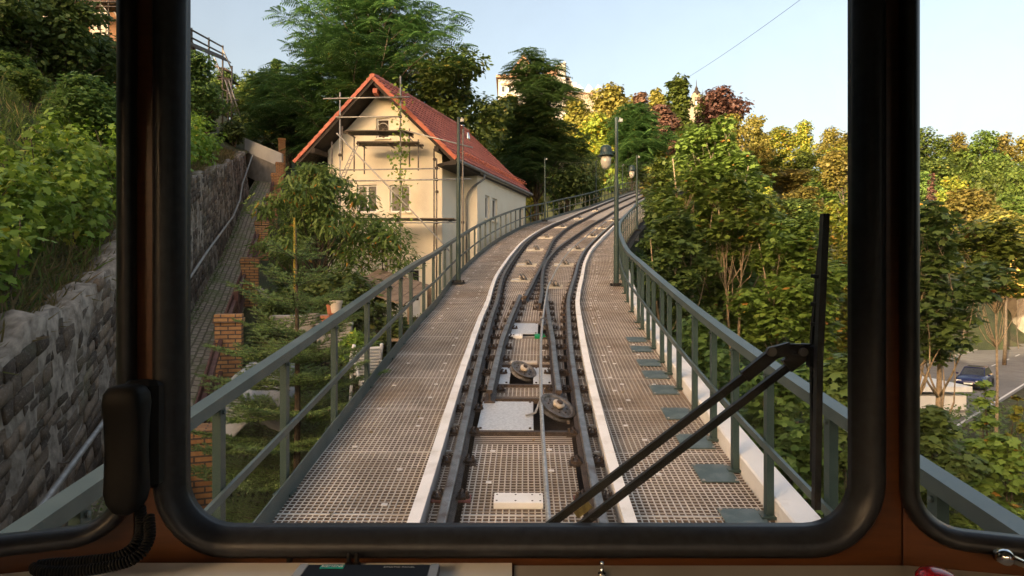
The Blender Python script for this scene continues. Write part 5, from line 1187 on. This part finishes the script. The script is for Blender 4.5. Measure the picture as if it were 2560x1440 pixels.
tree_at(2330, 425, 60, 80, 'bare_conifer', 'thin brown half-bare conifer in the right side window', 'leaf_copper', 114, cbpx=560, T=CLUMP, size=.35, nl=500, nb=18, br=.4, prof=lambda u: 1.05 - u)
# ------------------------------------------------------------------ far buildings
def blk(parent, name, mat, a, b, c, dep, off=(0, 0, 0)):
    """box facing the camera: a lower left, b upper right picture corners at distance c"""
    p, q = P(a[0], a[1], c), P(b[0], b[1], c); mb = MB(); mb.box(((p.x + q.x) / 2 + off[0], c + dep / 2 + off[1], (p.z + q.z) / 2 + off[2]), (abs(q.x - p.x), dep, abs(q.z - p.z))); return mb.build(name, M[mat], parent)
vl = thing('villa', 'large white villa with terracotta eaves and glass roof on the hilltop', 'villa', (0, 0, 0)); D = 135
blk(vl, 'wing', 'villa_wall', (1246, 300), (1400, 190), D, 14)
blk(vl, 'eave', 'villa_eave', (1240, 193), (1345, 187), D - .8, 15.6); blk(vl, 'eave', 'villa_eave', (1252, 212), (1345, 208), D - .5, 1.0)
for px in (1258, 1275, 1292, 1310):
    w_ = blk(vl, 'window', 'white_paint', (px - 5, 231), (px + 5, 214), D - .12, .3); blk(w_, 'pane', 'glass_dark', (px - 3.6, 229.5), (px + 3.6, 215.5), D - .18, .1)
p, q, r_ = P(1283, 190, D - .2), P(1336, 190, D - .2), P(1309, 147, D - .2); mb = MB(); mb.prism([p, q, r_], (0, 12, 0)); mb.build('gable', M['villa_wall'], vl)
mb = MB(); mb.prism([p + Vector((-.8, -.7, -.3)), r_ + Vector((0, -.7, .05)), r_ + Vector((0, -.7, .75)), p + Vector((-.8, -.7, .4))], (0, 13, 0)); mb.prism([q + Vector((.8, -.7, -.3)), r_ + Vector((0, -.7, .05)), r_ + Vector((0, -.7, .75)), q + Vector((.8, -.7, .4))], (0, 13, 0)); mb.build('gable_roof', M['villa_eave'], vl)
mb = MB(); mb.prism([P(1352, 190, D), P(1400, 158, D), P(1404, 158, D), P(1404, 190, D)], (0, 13, 0)); mb.build('hip_roof', M['villa_eave'], vl)
blk(vl, 'stair_tower', 'villa_wall', (1396, 300), (1415, 158), D - 2, 6); blk(vl, 'chimney', 'concrete', (1409, 200), (1413, 153), D - 2.4, .35)
blk(vl, 'balcony', 'concrete', (1413, 201), (1426, 192), D - 1, 5); blk(vl, 'side_wing', 'villa_wall', (1413, 300), (1442, 206), D - .5, 8)
mb = MB(); mb.prism([P(1413, 192, D - 1), P(1422, 197, D - 1), P(1430, 203, D - 1), P(1413, 203, D - 1)], (0, 5, 0)); mb.build('curved_cornice', M['concrete'], vl)
blk(vl, 'terrace', 'sandstone', (1418, 300), (1506, 233), D - 4, 10); blk(vl, 'terrace_edge', 'villa_eave', (1416, 234), (1508, 231), D - 4.3, 10.4)
for i in range(3):
    x0, x1 = 1434 + i * 24, 1455 + i * 24; mb = MB(); mb.prism([P(x0, 231, D - 3), P(x0 + 12, 212 + i, D - 3), P(x1 + 3, 220 + i, D - 3), P(x1 + 3, 231, D - 3)], (0, 8, 0)); g_ = mb.build('glass_roof', M['slate_blue'], vl)
    mb = MB()
    for k in range(5): mb.bar(P(x0 + 12 * k / 4, 231 - 19 * k / 4, D - 3.06), P(x0 + 12 * k / 4 + 9, 231 - 11 * k / 4, D - 3.06), .12, .12)
    mb.build('glazing_bars', M['white_paint'], g_)
ct_ = thing('manor_gable', 'cream baroque curved gable with dark onion cap rising between the trees', 'manor house'); D = 118
half = [(26, 0), (24, 14), (19, 20), (17, 30), (11, 36), (9, 46), (7, 50)]
ol = [P(1741 + x, 282 - y, D) for x, y in half] + [P(1741 - x, 282 - y, D) for x, y in reversed(half)]; ol = [P(1772, 340, D)] + ol + [P(1710, 340, D)]
mb = MB(); mb.prism(ol, (0, 1.2, 0)); mb.build('gable_wall', M['sandstone'], ct_)
c = P(1741, 236, D + .6); mb = MB(); mb.lathe([(.62, -.3), (.75, .2), (.5, .55), (.28, .8), (.36, 1.0), (.2, 1.3), (.07, 1.6), (.05, 2.3), (.0, 2.9)], c, n=10); mb.build('onion_cap', M['dark_roof'], ct_)
w_ = blk(ct_, 'window', 'dark_roof', (1737, 263), (1744.5, 249), D - .12, .2); blk(w_, 'pane', 'white_paint', (1739, 262), (1743, 253), D - .16, .06)
mb = MB(); mb.prism([P(1712, 282, D + 1.2), P(1722, 248, D + 1.2), P(1760, 248, D + 1.2), P(1770, 282, D + 1.2)], (0, 9, 0)); mb.build('roof', M['villa_eave'], ct_)
for px in (1756, 1767): mb = MB(); mb.lathe([(.22, -1.5), (.2, 0), (.05, 1.2), (0, 2.4)], P(px, 252, D + 3), n=6); mb.build('finial', M['dark_roof'], ct_)
bh = thing('brick_house', 'brick-orange house with brown roof behind scaffolding at the top left', 'house'); D = 33
a0 = P(170, 20, D); mb = MB(); g_ = gz(P(240, 60, D).x, D) - 1; z1 = P(0, 12, D).z; x0, x1 = P(60, 0, D).x, P(312, 0, D).x
mb.box(((x0 + x1) / 2, D + 3, (g_ + z1) / 2), (x1 - x0, 6, z1 - g_)); mb.build('wall', M['orange_wall'], bh)
mb = MB(); mb.prism([(x0 - .4, D - .7, z1 - .1), (x1 + .4, D - .7, z1 - .1), (x1 + .4, D + 3, z1 + 3.4), (x0 - .4, D + 3, z1 + 3.4)], (0, 0, .18)); mb.prism([(x0 - .4, D + 6.7, z1 - .1), (x1 + .4, D + 6.7, z1 - .1), (x1 + .4, D + 3.01, z1 + 3.4), (x0 - .4, D + 3.01, z1 + 3.4)], (0, 0, .18)); mb.build('roof', M['roof_brown'], bh)
for px in (110, 150, 250):
    q = P(px, 60, D); mb = MB(); mb.box((q.x, D - .02, q.z), (.9, .12, 1.2)); w_ = mb.build('window', M['white_paint'], bh); mb = MB(); mb.box((q.x, D - .09, q.z), (.7, .04, 1.0)); mb.build('pane', M['glass_dark'], w_)
def scaffold(name, label, stds, ledg, plats, braces, r=.03):
    t = thing(name, label, 'scaffolding')
    for nm, lst, mt in (('standard', stds, 'galv_dark'), ('ledger', ledg, 'galv_dark'), ('brace', braces, 'galv')):
        for a, b in lst: mb = MB(); mb.tube([a, b], r, 6); mb.build(nm, M[mt], t, smooth=True)
    for a, b, d in plats: mb = MB(); mb.prism([a, b, b + Vector((0, d, 0)), a + Vector((0, d, 0))], (0, 0, .07)); mb.build('platform', M['plank'], t)
    return t
D = 31.5
def dn(p): return Vector((p.x, p.y, gz(p.x, p.y)))
scaffold('scaffolding', 'scaffolding against the brick-orange house at the top left', [(P(x, -60, D), dn(P(x, 90, D))) for x in (205, 251, 271, 306)], [(P(185, y, D - .05), P(318, y + 2, D - .05)) for y in (3, 15, 49)], [(P(190, 8, D), P(318, 9, D), 1.0)], [(P(240, 5, D - .1), P(228, 40, D - .1)), (P(252, 10, D - .1), P(275, 38, D - .1)), (P(285, 30, D - .1), P(308, 60, D - .1))])
D = 44
t1 = [(P(463, 66, 37), P(556, 117, D)), (P(463, 86, 37), P(556, 134, D)), (P(560, 170, D), P(580, 182, D)), (P(520, 158, D), P(580, 182, D)), (P(545, 198, D), P(582, 200, D)), (P(550, 250, D), P(596, 251, D)), (P(556, 225, D), P(585, 232, D))]
st_ = [(P(479, 70, 38.5), dn(P(483, 125, 38.5))), (P(522, 94, 41.5), dn(P(524, 180, 41.5))), (P(557, 114, D), dn(P(556, 225, D))), (P(580, 165, D), dn(P(578, 230, D))), (P(568, 200, D), dn(P(572, 260, D)))]
scaffold('scaffolding', 'tall scaffold tower and dark walkway against the sky, left of centre', st_, t1, [(P(463, 102, 37), P(557, 142, D), 1.3), (P(540, 190, D), P(580, 200, D), 1.2), (P(556, 140, D), P(556.5, 141, D), .1)][:2], [(P(557, 125, D), P(580, 175, D)), (P(536, 145, D), P(560, 200, D)), (P(563, 200, D), P(590, 282, D)), (P(572, 200, D), P(600, 290, D)), (P(545, 225, D), P(562, 282, D))], .06)
wr = thing('white_railing', 'white garden railing among the dark trees at the upper left', 'railing'); D = 23; mb = MB(); a, b = P(5, 108, D), P(92, 134, D)
mb.bar(a, b, .06, .05); mb.bar(a - Vector((0, 0, .5)), b - Vector((0, 0, .5)), .05, .05); mb.build('rails', M['white_paint'], wr); mb = MB()
for k in range(13): q = a.lerp(b, k / 12); mb.box((q.x, q.y, q.z - .3), (.035, .035, .55))
mb.build('balusters', M['white_paint'], wr)
yh = thing('yellow_house', 'sunlit yellow house with a white lower band at the right edge', 'house'); D = 88
g_ = -7.2; c = P(2590, 735, D); p1 = P(2543, 700, D); mb = MB(); mb.box((c.x + 4, D + 4, c.z + 3.5), (c.x + 4 - p1.x) * 1.0 and ((c.x + 4 - p1.x) * 2, 8, 8)); mb.build('wall', M['yellow_wall'], yh)
mb = MB(); mb.box((c.x + 4, D + 4, (c.z - .5 + g_) / 2), ((c.x + 4 - p1.x) * 2 + .2, 8.2, c.z - .5 - g_)); mb.build('base_wall', M['sandstone'], yh)
xx0, xx1 = p1.x - .5, c.x * 2 + 8 - p1.x + .5; mb = MB(); mb.prism([(xx0, D - .5, c.z + 7.4), (xx0, D + 4, c.z + 10.5), (xx0, D + 8.5, c.z + 7.4)], (xx1 - xx0, 0, 0)); mb.build('roof', M['terracotta'], yh)
for k in range(2):
    q = (p1.x + 3 + 3.4 * k, D - .05, c.z + 4.2); mb = MB(); mb.box(q, (1.1, .2, 1.5)); w_ = mb.build('window', M['white_paint'], yh); mb = MB(); mb.box((q[0], q[1] - .12, q[2]), (.85, .05, 1.25)); mb.build('pane', M['glass_dark'], w_)
gw = thing('garden_wall', 'long sandstone garden wall along the pavement in the right side window', 'wall'); mb = MB()
mb.prism([rp(-14, 7.0, 0), rp(-14, 7.4, 0), rp(-14, 7.4, 1.9), rp(-14, 7.0, 1.9)], RD * 60); boxuv(mb.build('stones', M['garden_stone'], gw)); mb = MB(); mb.prism([rp(-14, 6.94, 1.903), rp(-14, 7.46, 1.903), rp(-14, 7.46, 2.02), rp(-14, 6.94, 2.02)], RD * 60); mb.build('coping', M['concrete'], gw)
shrub('garden_bush', 'leafless brown shrub on top of the garden wall before the yellow house', 2548, 735, 800, 60, 76, 'leaf_copper', 121, T=OVAL, size=.1, nl=200, nb=14, tr=.06)
ga = thing('garage', 'low white flat-roofed garage beside the road, half hidden by leaves', 'garage'); D = 36; p, q = P(2416, 972, D), P(2416, 1075, D); hx = P(2270, 965, D).x
mb = MB(); mb.box(((hx + p.x) / 2, D + 2.6, (p.z - .4 + q.z - .4) / 2), (p.x - hx, 5.2, p.z - q.z)); mb.build('wall', M['plaster_white'], ga); mb = MB(); mb.box(((hx + p.x) / 2, D + 2.6, p.z), (p.x - hx + .4, 5.6, .3)); mb.build('flat_roof', M['white_paint'], ga)
mb = MB(); mb.box(((hx + p.x) / 2 + .05, D + 2.6, p.z - 1.25), (p.x - hx + .25, 5.45, .12)); mb.build('ledge', M['concrete'], ga)
# ------------------------------------------------------------------ blue car
car = thing('parked_car', 'dark blue hatchback car facing the camera on the street below', 'car', rp(-10.1, -1.7, .04), rz=math.atan2(RD.y, RD.x) - math.pi / 2)
def loft(rows, name, mat, par, smooth=True):
    mb = MB(); V = []; m = len(rows[0])
    for r in rows: V += r
    F = [(i * m + k, i * m + (k + 1) % m, (i + 1) * m + (k + 1) % m, (i + 1) * m + k) for i in range(len(rows) - 1) for k in range(m)]; F += [tuple(range(m)), tuple(range((len(rows) - 1) * m, len(rows) * m))]
    mb.add(V, F); return mb.build(name, M[mat], par, smooth=smooth)
def sec(y, w_, z0, z1, r=.12): return [(-w_ + .1, y, z0), (-w_, y, z0 + .18), (-w_, y, z1 - r), (-w_ + r, y, z1 - .02), (0, y, z1 + .03), (w_ - r, y, z1 - .02), (w_, y, z1 - r), (w_, y, z0 + .18), (w_ - .1, y, z0)]
# local -y is the front
bd = loft([sec(-2.1, .70, .32, .60), sec(-2.02, .80, .22, .70), sec(-1.5, .87, .2, .86), sec(-.8, .88, .2, .95), sec(.6, .88, .2, .95), sec(1.6, .86, .2, .96), sec(2.0, .80, .25, .90), sec(2.08, .72, .4, .75)], 'body', 'car_blue', car)
loft([[(-.74, -.85, .94), (-.74, .9 + .9, .94), (.74, 1.8, .94), (.74, -.85, .94)], [(-.60, -.12, 1.40), (-.60, 1.35, 1.40), (.60, 1.35, 1.40), (.60, -.12, 1.40)]], 'cabin_glass', 'glass_dark', car, False)
mb = MB(); mb.box((0, .62, 1.425), (1.24, 1.5, .06), bev=.03); mb.build('roof', M['car_blue'], car); mb = MB(); mb.box((0, .3, 1.46), (.8, .6, .02)); mb.build('sunroof', M['glass_dark'], car)
for sx in (-1, 1):
    mb = MB(); mb.bar((sx * .72, -.82, .95), (sx * .60, -.10, 1.41), .05, .05); mb.build('windscreen_pillar', M['car_blue'], car)
    mb = MB(); mb.box((sx * .56, -1.98, .62), (.34, .16, .15), bev=.03); mb.build('headlight', M['white_paint'], car)
    mb = MB(); mb.box((sx * .95, -.62, 1.0), (.18, .1, .13), bev=.03); mb.build('wing_mirror', M['car_blue'], car)
    for y in (-1.3, 1.3):
        mb = MB(); mb.lathe([(.16, -.1), (.30, -.1), (.31, -.06), (.31, .06), (.30, .1), (.16, .1)], (sx * .80, y, .31), (1, 0, 0), 20); w_ = mb.build('wheel', M['tyre'], car); mb = MB(); mb.lathe([(0, -.08), (.17, -.08), (.17, .085), (.05, .09)], (sx * .80, y, .31), (sx, 0, 0), 14); mb.build('rim', M['galv'], w_)
mb = MB(); mb.box((0, -2.09, .36), (1.1, .06, .14)); mb.build('grille', M['black_plastic'], car); mb = MB(); mb.box((0, -2.13, .48), (.52, .02, .11)); mb.build('number_plate', M['white_paint'], car)
ow = thing('overhead_wire', 'thin dark wire crossing the sky at the upper right', 'wire'); mb = MB(); a, b = P(2060, -45, 60), P(1712, 198, 100); pts = [a.lerp(b, t) - Vector((0, 0, 1.2 * t * (1 - t))) for t in np.linspace(0, 1, 20)]; mb.tube(pts, .022, 5); mb.build('strand', M['black_metal'], ow)

# ------------------------------------------------------------------ the cab of the funicular car
cabr = thing('funicular_cab', 'dark brown panelled driver cab with three rubber-framed front windows', 'funicular cab')
YF = 1.0
def rrect(x0, x1, z0, z1, r, n=8):
    pts = []
    for cx_, cz_, a0 in ((x1 - r, z0 + r, -90), (x1 - r, z1 - r, 0), (x0 + r, z1 - r, 90), (x0 + r, z0 + r, 180)):
        for k in range(n + 1): a = R(a0 + 90 * k / n); pts.append((cx_ + r * math.cos(a), cz_ + r * math.sin(a)))
    return pts
def front_section(name, org, ux, W0, W1, Z0, Z1, win, r, depth=.010, ks=1.0):
    """panel in plane org + ux*x, z with a rounded window hole; returns a map to world"""
    ny = Vector((-ux.y, ux.x, 0))
    if ny.y < 0: ny = -ny
    def w3(x, z, d=0): return org + ux * x + Vector((0, 0, z)) + ny * d
    x0, x1, z0, z1 = win; inn = rrect(x0, x1, z0, z1, r)
    out = []
    cxm, czm = (x0 + x1) / 2, (z0 + z1) / 2
    for (x, z) in inn:
        dx, dz = x - cxm, z - czm; k = min(((W1 - cxm) / dx if dx > 0 else (W0 - cxm) / dx) if abs(dx) > 1e-9 else 9e9, ((Z1 - czm) / dz if dz > 0 else (Z0 - czm) / dz) if abs(dz) > 1e-9 else 9e9); out.append((cxm + dx * k, czm + dz * k))
    # make sure the four corners exist
    cor = [(W1, Z0), (W1, Z1), (W0, Z1), (W0, Z0)]
    for c in cor: j = min(range(len(out)), key=lambda i: (out[i][0] - c[0]) ** 2 + (out[i][1] - c[1]) ** 2); out[j] = c
    n = len(inn); mb = MB(); V = [w3(x, z) for x, z in inn] + [w3(x, z) for x, z in out] + [w3(x, z, depth) for x, z in inn] + [w3(x, z, depth) for x, z in out]; F = []
    for i in range(n):
        j = (i + 1) % n; F += [(i, j, n + j, n + i), (2 * n + i, 3 * n + i, 3 * n + j, 2 * n + j), (i, 2 * n + i, 2 * n + j, j), (n + i, n + j, 3 * n + j, 3 * n + i)]
    mb.add(V, F); mb.build('front_panel', M['panel'], cabr)
    # rubber seal: D-shaped section swept round the opening
    sec_ = [(-.004, .009), (-.0015, -.003), (.005, -.016), (.013, -.027), (.022, -.032), (.032, -.030), (.040, -.020), (.043, -.006), (.043, .003), (.020, .009)]
    mb = MB(); V = []; m = len(sec_)
    for i in range(n):
        a, b = Vector(inn[i - 1]), Vector(inn[(i + 1) % n]); tng = (b - a).normalized(); nrm = Vector((tng.y, -tng.x))
        for (o_, d) in [(p_ * ks, q_ * ks if q_ < 0 else q_) for p_, q_ in sec_]: V.append(w3(inn[i][0] + nrm.x * o_, inn[i][1] + nrm.y * o_, d))
    F = [(i * m + k, i * m + (k + 1) % m, ((i + 1) % n) * m + (k + 1) % m, ((i + 1) % n) * m + k) for i in range(n) for k in range(m)]
    mb.add(V, F); mb.build('rubber_seal', M['black_rubber'], cabr, smooth=True)
    mb = MB(); V = [w3(x, z, .002) for x, z in inn]; mb.prism(V, ny * .005); mb.build('window_pane', M['pane'], cabr)
    return w3
cs20, sn20 = math.cos(R(20)), math.sin(R(20))
w3c = front_section('centre', Vector((0, YF, 0)), Vector((1, 0, 0)), -.588, .608, -1.1, .80, (-.5106, .533, -.374, .62), .075)
w3l = front_section('left', Vector((-.588, YF - .002, 0)), Vector((-cs20, -sn20, 0)), .002, .80, -1.1, .80, (.024, .62, -.3655, .60), .06, ks=.62)
w3r = front_section('right', Vector((.608, YF - .002, 0)), Vector((cs20, -sn20, 0)), .002, .80, -1.1, .80, (.023, .62, -.370, .60), .06, ks=.62)
LX, RX, LYF = w3l(.8, 0), w3r(.8, 0), 0
def slab(name, pts, d, mat='panel'): mb = MB(); mb.prism(pts, d); return mb.build(name, M[mat], cabr)
for p, nm in ((LX, -1), (RX, 1)):                                  # side walls and back wall with their own windows
    for (y0, y1, z0, z1) in ((p.y, -1.6, -1.1, -.30), (p.y, -1.6, .66, .8), (p.y, .02, -.298, .658), (-1.45, -1.6, -.298, .658)):
        slab('side_wall', [(p.x, y0, z0), (p.x, y1, z0), (p.x, y1, z1), (p.x, y0, z1)], (nm * .04, 0, 0))
    slab('side_window', [(p.x + nm * .015, .018, -.298), (p.x + nm * .015, -1.448, -.298), (p.x + nm * .015, -1.448, .658), (p.x + nm * .015, .018, .658)], (nm * .006, 0, 0), 'pane')
for (x0, x1, z0, z1) in ((LX.x, RX.x, -1.1, .15), (LX.x, RX.x, .72, .8), (LX.x, LX.x + .55, .152, .718), (RX.x - .55, RX.x, .152, .718)):
    slab('back_wall', [(x0, -1.602, z0), (x1, -1.602, z0), (x1, -1.602, z1), (x0, -1.602, z1)], (0, -.04, 0), 'cream_plastic')
slab('back_window', [(LX.x + .552, -1.62, .152), (RX.x - .552, -1.62, .152), (RX.x - .552, -1.62, .718), (LX.x + .552, -1.62, .718)], (0, -.006, 0), 'pane')  # unseen back window, added and sized to let light onto the desk
outl = [(LX.x - .04, LX.y + .02, .803), (-.588, YF + .05, .803), (.608, YF + .05, .803), (RX.x + .04, RX.y + .02, .803), (RX.x + .04, -1.66, .803), (LX.x - .04, -1.66, .803)]
slab('roof', outl, (0, 0, .08), 'cream_plastic'); slab('floor', [(x, y, -1.103) for x, y, z in outl], (0, 0, -.08), 'black_rubber')
for x in (-.588, .608): slab('corner_post', [(x - .03, YF + .0115, -1.1), (x + .03, YF + .0115, -1.1), (x + .03, YF + .0115, .8), (x - .03, YF + .0115, .8)], (0, .02, 0))
# desk, and the things on it
dk = thing('desk', 'pale driver desk edge along the bottom of the picture', 'desk'); zd = -.4175
mb = MB(); mb.prism([(-.84, .91, zd), (-.60, .972, zd), (.0, .972, zd), (.0, .35, zd - .03), (-.84, .35, zd - .03)], (0, 0, -.03)); mb.build('pale_top', M['desk'], dk)
mb = MB(); mb.prism([(.003, .972, zd - .004), (.60, .972, zd - .004), (.86, .91, zd - .004), (.86, .35, zd - .034), (.003, .35, zd - .034)], (0, 0, -.03)); mb.build('grey_top', M['concrete'], dk)
sp = thing('display_panel', 'flat black operator display panel lying on the pale desk', 'display', (-.208, .868, zd + .006)); tl = R(6)
mb = MB(); mb.box((0, 0, 0), (.205, .145, .012), bev=.003); fr_ = mb.build('housing', M['galv_dark'], sp); mb = MB(); mb.box((0, -.002, .0066), (.176, .136, .002)); mb.build('screen', M['black_plastic'], sp)
for sx in (-1, 1): mb = MB(); mb.box((sx * .0955, 0, .0068), (.012, .138, .002)); mb.build('side_strip', M['galv'], sp)
mb = MB(); mb.box((-.052, .0585, .0082), (.034, .011, .0012)); lb = mb.build('name_label', mat_noise('teal_label', (.0, .30, .27), (.01, .36, .32), 5, .5), sp)
def text(body, size, loc, mat, parent):
    cu = bpy.data.curves.new('lettering', 'FONT'); cu.body = body; cu.size = size; cu.align_x = 'CENTER'; cu.align_y = 'CENTER'; cu.extrude = .0002; cu.materials.append(M[mat])
    o = bpy.data.objects.new('lettering', cu); C.objects.link(o); me = bpy.data.meshes.new_from_object(o.evaluated_get(bpy.context.evaluated_depsgraph_get())); bpy.data.objects.remove(o)
    o = bpy.data.objects.new('lettering', me); C.objects.link(o); o.parent = parent; o.location = loc; return o
text('SIEMENS', .0085, (-.052, .0585, .0091), 'white_paint', lb); text('SIMATIC PANEL', .0066, (.045, .0575, .0080), 'galv', sp)
kn = thing('control_knob', 'glossy red control knob at the lower right of the desk', 'knob', (.560, .845, zd + .0)); mb = MB(); mb.lathe([(.010, -.005), (.011, .012), (.022, .014), (.0245, .022), (.024, .036), (.019, .043), (.008, .046), (0, .0465)], (0, 0, 0), (0, 0, 1), 24); mb.build('cap', M['red_knob'], kn, smooth=True)
mb = MB(); mb.lathe([(.016, -.006), (.016, .0), (.012, .002)], (0, 0, -.004), n=16); mb.build('collar', M['black_plastic'], kn)
cr = thing('window_crank', 'small chrome lever below the right side window', 'lever', P(2520, 1400, .88)); mb = MB(); mb.tube([(-.006, 0, .004), (.006, .004, .001), (.03, .012, -.010), (.06, .02, -.016)], [.009, .0065, .0055, .007], 10); mb.build('arm', M['chrome'], cr, smooth=True); mb = MB(); mb.lathe([(0, -.012), (.010, -.01), (.011, .004), (.006, .01), (0, .011)], (-.004, 0, .004), (0, -1, .2), 14); mb.build('pivot', M['chrome'], cr, smooth=True)
tg = thing('toggle_switch', 'tiny chrome toggle switch at the desk edge right of the display', 'switch', (.132, .94, zd - .004)); mb = MB(); mb.lathe([(.006, 0), (.006, .003), (.003, .004), (.0025, .015), (.0035, .019), (0, .020)], (0, 0, 0), n=12); mb.build('stick', M['chrome'], tg, smooth=True)
for i, (x, lab) in enumerate(((872, 'left of two small dark pegs behind the display'), (892, 'right of two small dark pegs behind the display'))):
    q = P(x, 1418, .962); t = thing('peg', lab, 'peg', (q.x, q.y, zd), group='pair of dark pegs on the desk'); mb = MB(); mb.lathe([(.006, 0), (.006, .004), (.0035, .006), (.003, .017), (.002, .019)], (0, 0, 0), n=10); mb.build('pin', M['black_metal'], t)
hk = thing('hook', 'small black hook under the main window seal', 'hook', P(724, 1388, .985)); mb = MB(); mb.box((0, 0, -.006), (.007, .010, .014), bev=.001); mb.build('tab', M['black_plastic'], hk)
# telephone handset on the left pillar with its coiled cord
hs_ = thing('telephone_handset', 'black telephone handset hanging on the left window pillar', 'handset', P(336, 1113, .93)); k_ = .93 / FPX
prof_ = [(-155, 30, .018), (-150, 44, .022), (-135, 53, .030), (-110, 56, .032), (-70, 55, .026), (0, 54, .022), (60, 55, .024), (105, 53, .030), (130, 46, .028), (150, 33, .022), (158, 18, .016)]
rows = []
for (v, hw_, dd) in prof_:
    w_ = hw_ * k_ * .87; z = -v * k_; r_ = []
    for a in np.linspace(0, 2 * math.pi, 20, endpoint=False): ca, sa = math.cos(a), math.sin(a); r_.append((w_ * math.copysign(abs(ca) ** .5, ca), -.010 + dd * .75 * math.copysign(abs(sa) ** .6, sa) - .008, z))
    rows.append(r_)
loft(rows, 'grip', 'black_plastic', hs_); mb = MB(); mb.box((-.001, .022, .012), (.056, .03, .16), bev=.008); mb.build('cradle', M['black_plastic'], hs_)
mb = MB()
for zz, ww in ((.052, .020), (.0465, .014)): mb.box((-.008, -.0335, zz), (ww, .003, .0022))
mb.build('ear_slots', M['galv_dark'], hs_)
cc = thing('coiled_cord', 'black coiled cord hanging from the handset onto the desk', 'cord'); mid = [P(350, 1265, .92), P(352, 1320, .92), P(335, 1365, .90), P(290, 1393, .89), P(200, 1405, .885), P(110, 1412, .885), P(88, 1421, .88), P(120, 1430, .872), P(220, 1425, .872), P(330, 1400, .88), P(372, 1350, .90), P(372, 1290, .92)]
cp = []; 
for i in range(len(mid) - 1):
    for t in np.linspace(0, 1, 40, endpoint=False):
        p0, p1, p2, p3 = mid[max(i - 1, 0)], mid[i], mid[i + 1], mid[min(i + 2, len(mid) - 1)]; cp.append(.5 * ((2 * p1) + (p2 - p0) * t + (2 * p0 - 5 * p1 + 4 * p2 - p3) * t * t + (3 * p1 - p0 - 3 * p2 + p3) * t ** 3))
L_, hel = 0, []
for i in range(1, len(cp)):
    tg_ = (cp[i] - cp[i - 1]); L0 = tg_.length; tg_.normalize(); u = tg_.cross(Vector((0, .3, 1))).normalized(); v = tg_.cross(u)
    for q in range(5): L_ += L0 / 5; a = L_ / .0042 * 2 * math.pi; hel.append(cp[i - 1].lerp(cp[i], q / 5) + (u * math.cos(a) + v * math.sin(a)) * .0062)
mb = MB(); mb.tube(hel, .0019, 5, cap=False); mb.build('coil', M['black_plastic'], cc, smooth=True, fix=False)
# windscreen wiper outside the glass
wp = thing('windscreen_wiper', 'black double-arm wiper with upright blade outside the main window', 'wiper'); YW = 1.055
def flat(a, b, w0, th=.006): mb = MB(); mb.bar(a, b, th, w0, up=(b - a).cross(Vector((0, 1, 0)))); return mb
mb = MB(); mb.bar(P(1340, 1338, YW), P(1870, 934, YW), .010, .0118, up=(.6, 0, .8)); mb.build('arm', M['black_metal'], wp); mb = MB(); mb.bar(P(1420, 1338, YW + .012), P(1985, 905, YW + .012), .010, .0118, up=(.6, 0, .8)); mb.build('arm', M['black_metal'], wp)
mb = MB(); mb.bar(P(1860, 942, YW), P(1935, 882, YW), .012, .019, up=(.6, 0, .8)); mb.bar(P(1925, 884, YW), P(1975, 870, YW), .012, .02, up=(.2, 0, 1)); mb.bar(P(1970, 870, YW), P(2035, 870, YW), .012, .014, up=(0, 0, 1)); mb.bar(P(1965, 893, YW), P(2010, 896, YW), .010, .010, up=(0, 0, 1)); mb.bar(P(1965, 915, YW + .01), P(2022, 872, YW + .01), .012, .024, up=(.6, 0, .8)); mb.build('wrist_link', M['black_metal'], wp)
mb = MB(); mb.lathe([(.008, -.004), (.008, .004)], P(1928, 879, YW - .008), (0, 1, 0), 12); mb.lathe([(.007, -.004), (.007, .004)], P(2008, 880, YW - .008), (0, 1, 0), 12); mb.build('rivets', M['galv_dark'], wp)
mb = MB(); mb.bar(P(2062, 535, YW - .02), P(2046, 900, YW - .022), .012, .0105, up=(1, 0, 0)); mb.bar(P(2046, 900, YW - .022), P(2040, 1272, YW - .02), .012, .010, up=(1, 0, 0)); bl_ = mb.build('blade', M['black_rubber'], wp)
mb = MB(); mb.bar(P(2050, 620, YW - .012), P(2030, 850, YW), .007, .005, up=(1, 0, 0)); mb.bar(P(2030, 850, YW), P(2031, 1180, YW - .012), .007, .005, up=(1, 0, 0)); mb.box(P(2036, 890, YW), (.022, .02, .038), bev=.003); mb.build('yoke', M['black_metal'], wp)
mb = MB()
for y in (690, 760, 810, 940, 990): mb.bar(P(2030, y, YW - .005), P(2050, y + 2, YW - .02), .006, .006)
mb.build('yoke_claws', M['black_metal'], wp)
mb = MB(); mb.box(P(1458, 1275, YW - .008), (.03, .002, .012), Matrix.Rotation(-.65, 3, 'Y')); mb.build('worn_sticker', mat_noise('worn_sticker', (.15, .12, .04), (.3, .25, .09), 90, .7), wp)

# fallen leaves caught on the gratings
rg = np.random.default_rng(301); nlv = 90; ss = rg.uniform(3.2, 24, nlv); of = np.where(rg.random(nlv) < .45, -rg.uniform(.85, 1.7, nlv), np.where(rg.random(nlv) < .6, rg.uniform(.85, 1.65, nlv), rg.uniform(-.35, .35, nlv)))
pos = np.array([tp(a, b, DECK + .012) for a, b in zip(ss, of)]); V, F = place_leaves(OVAL, pos, rg.normal(0, .3, (nlv, 3)) + [0, 0, 1], rg.normal(0, 1, (nlv, 3)), rg.uniform(.025, .06, nlv))
tag(mesh_np('fallen_leaves', V, F, mat_leaf('dry_leaf', (.16, .10, .04), (.30, .24, .08), (.24, .34, .05), .2)), kind='stuff')
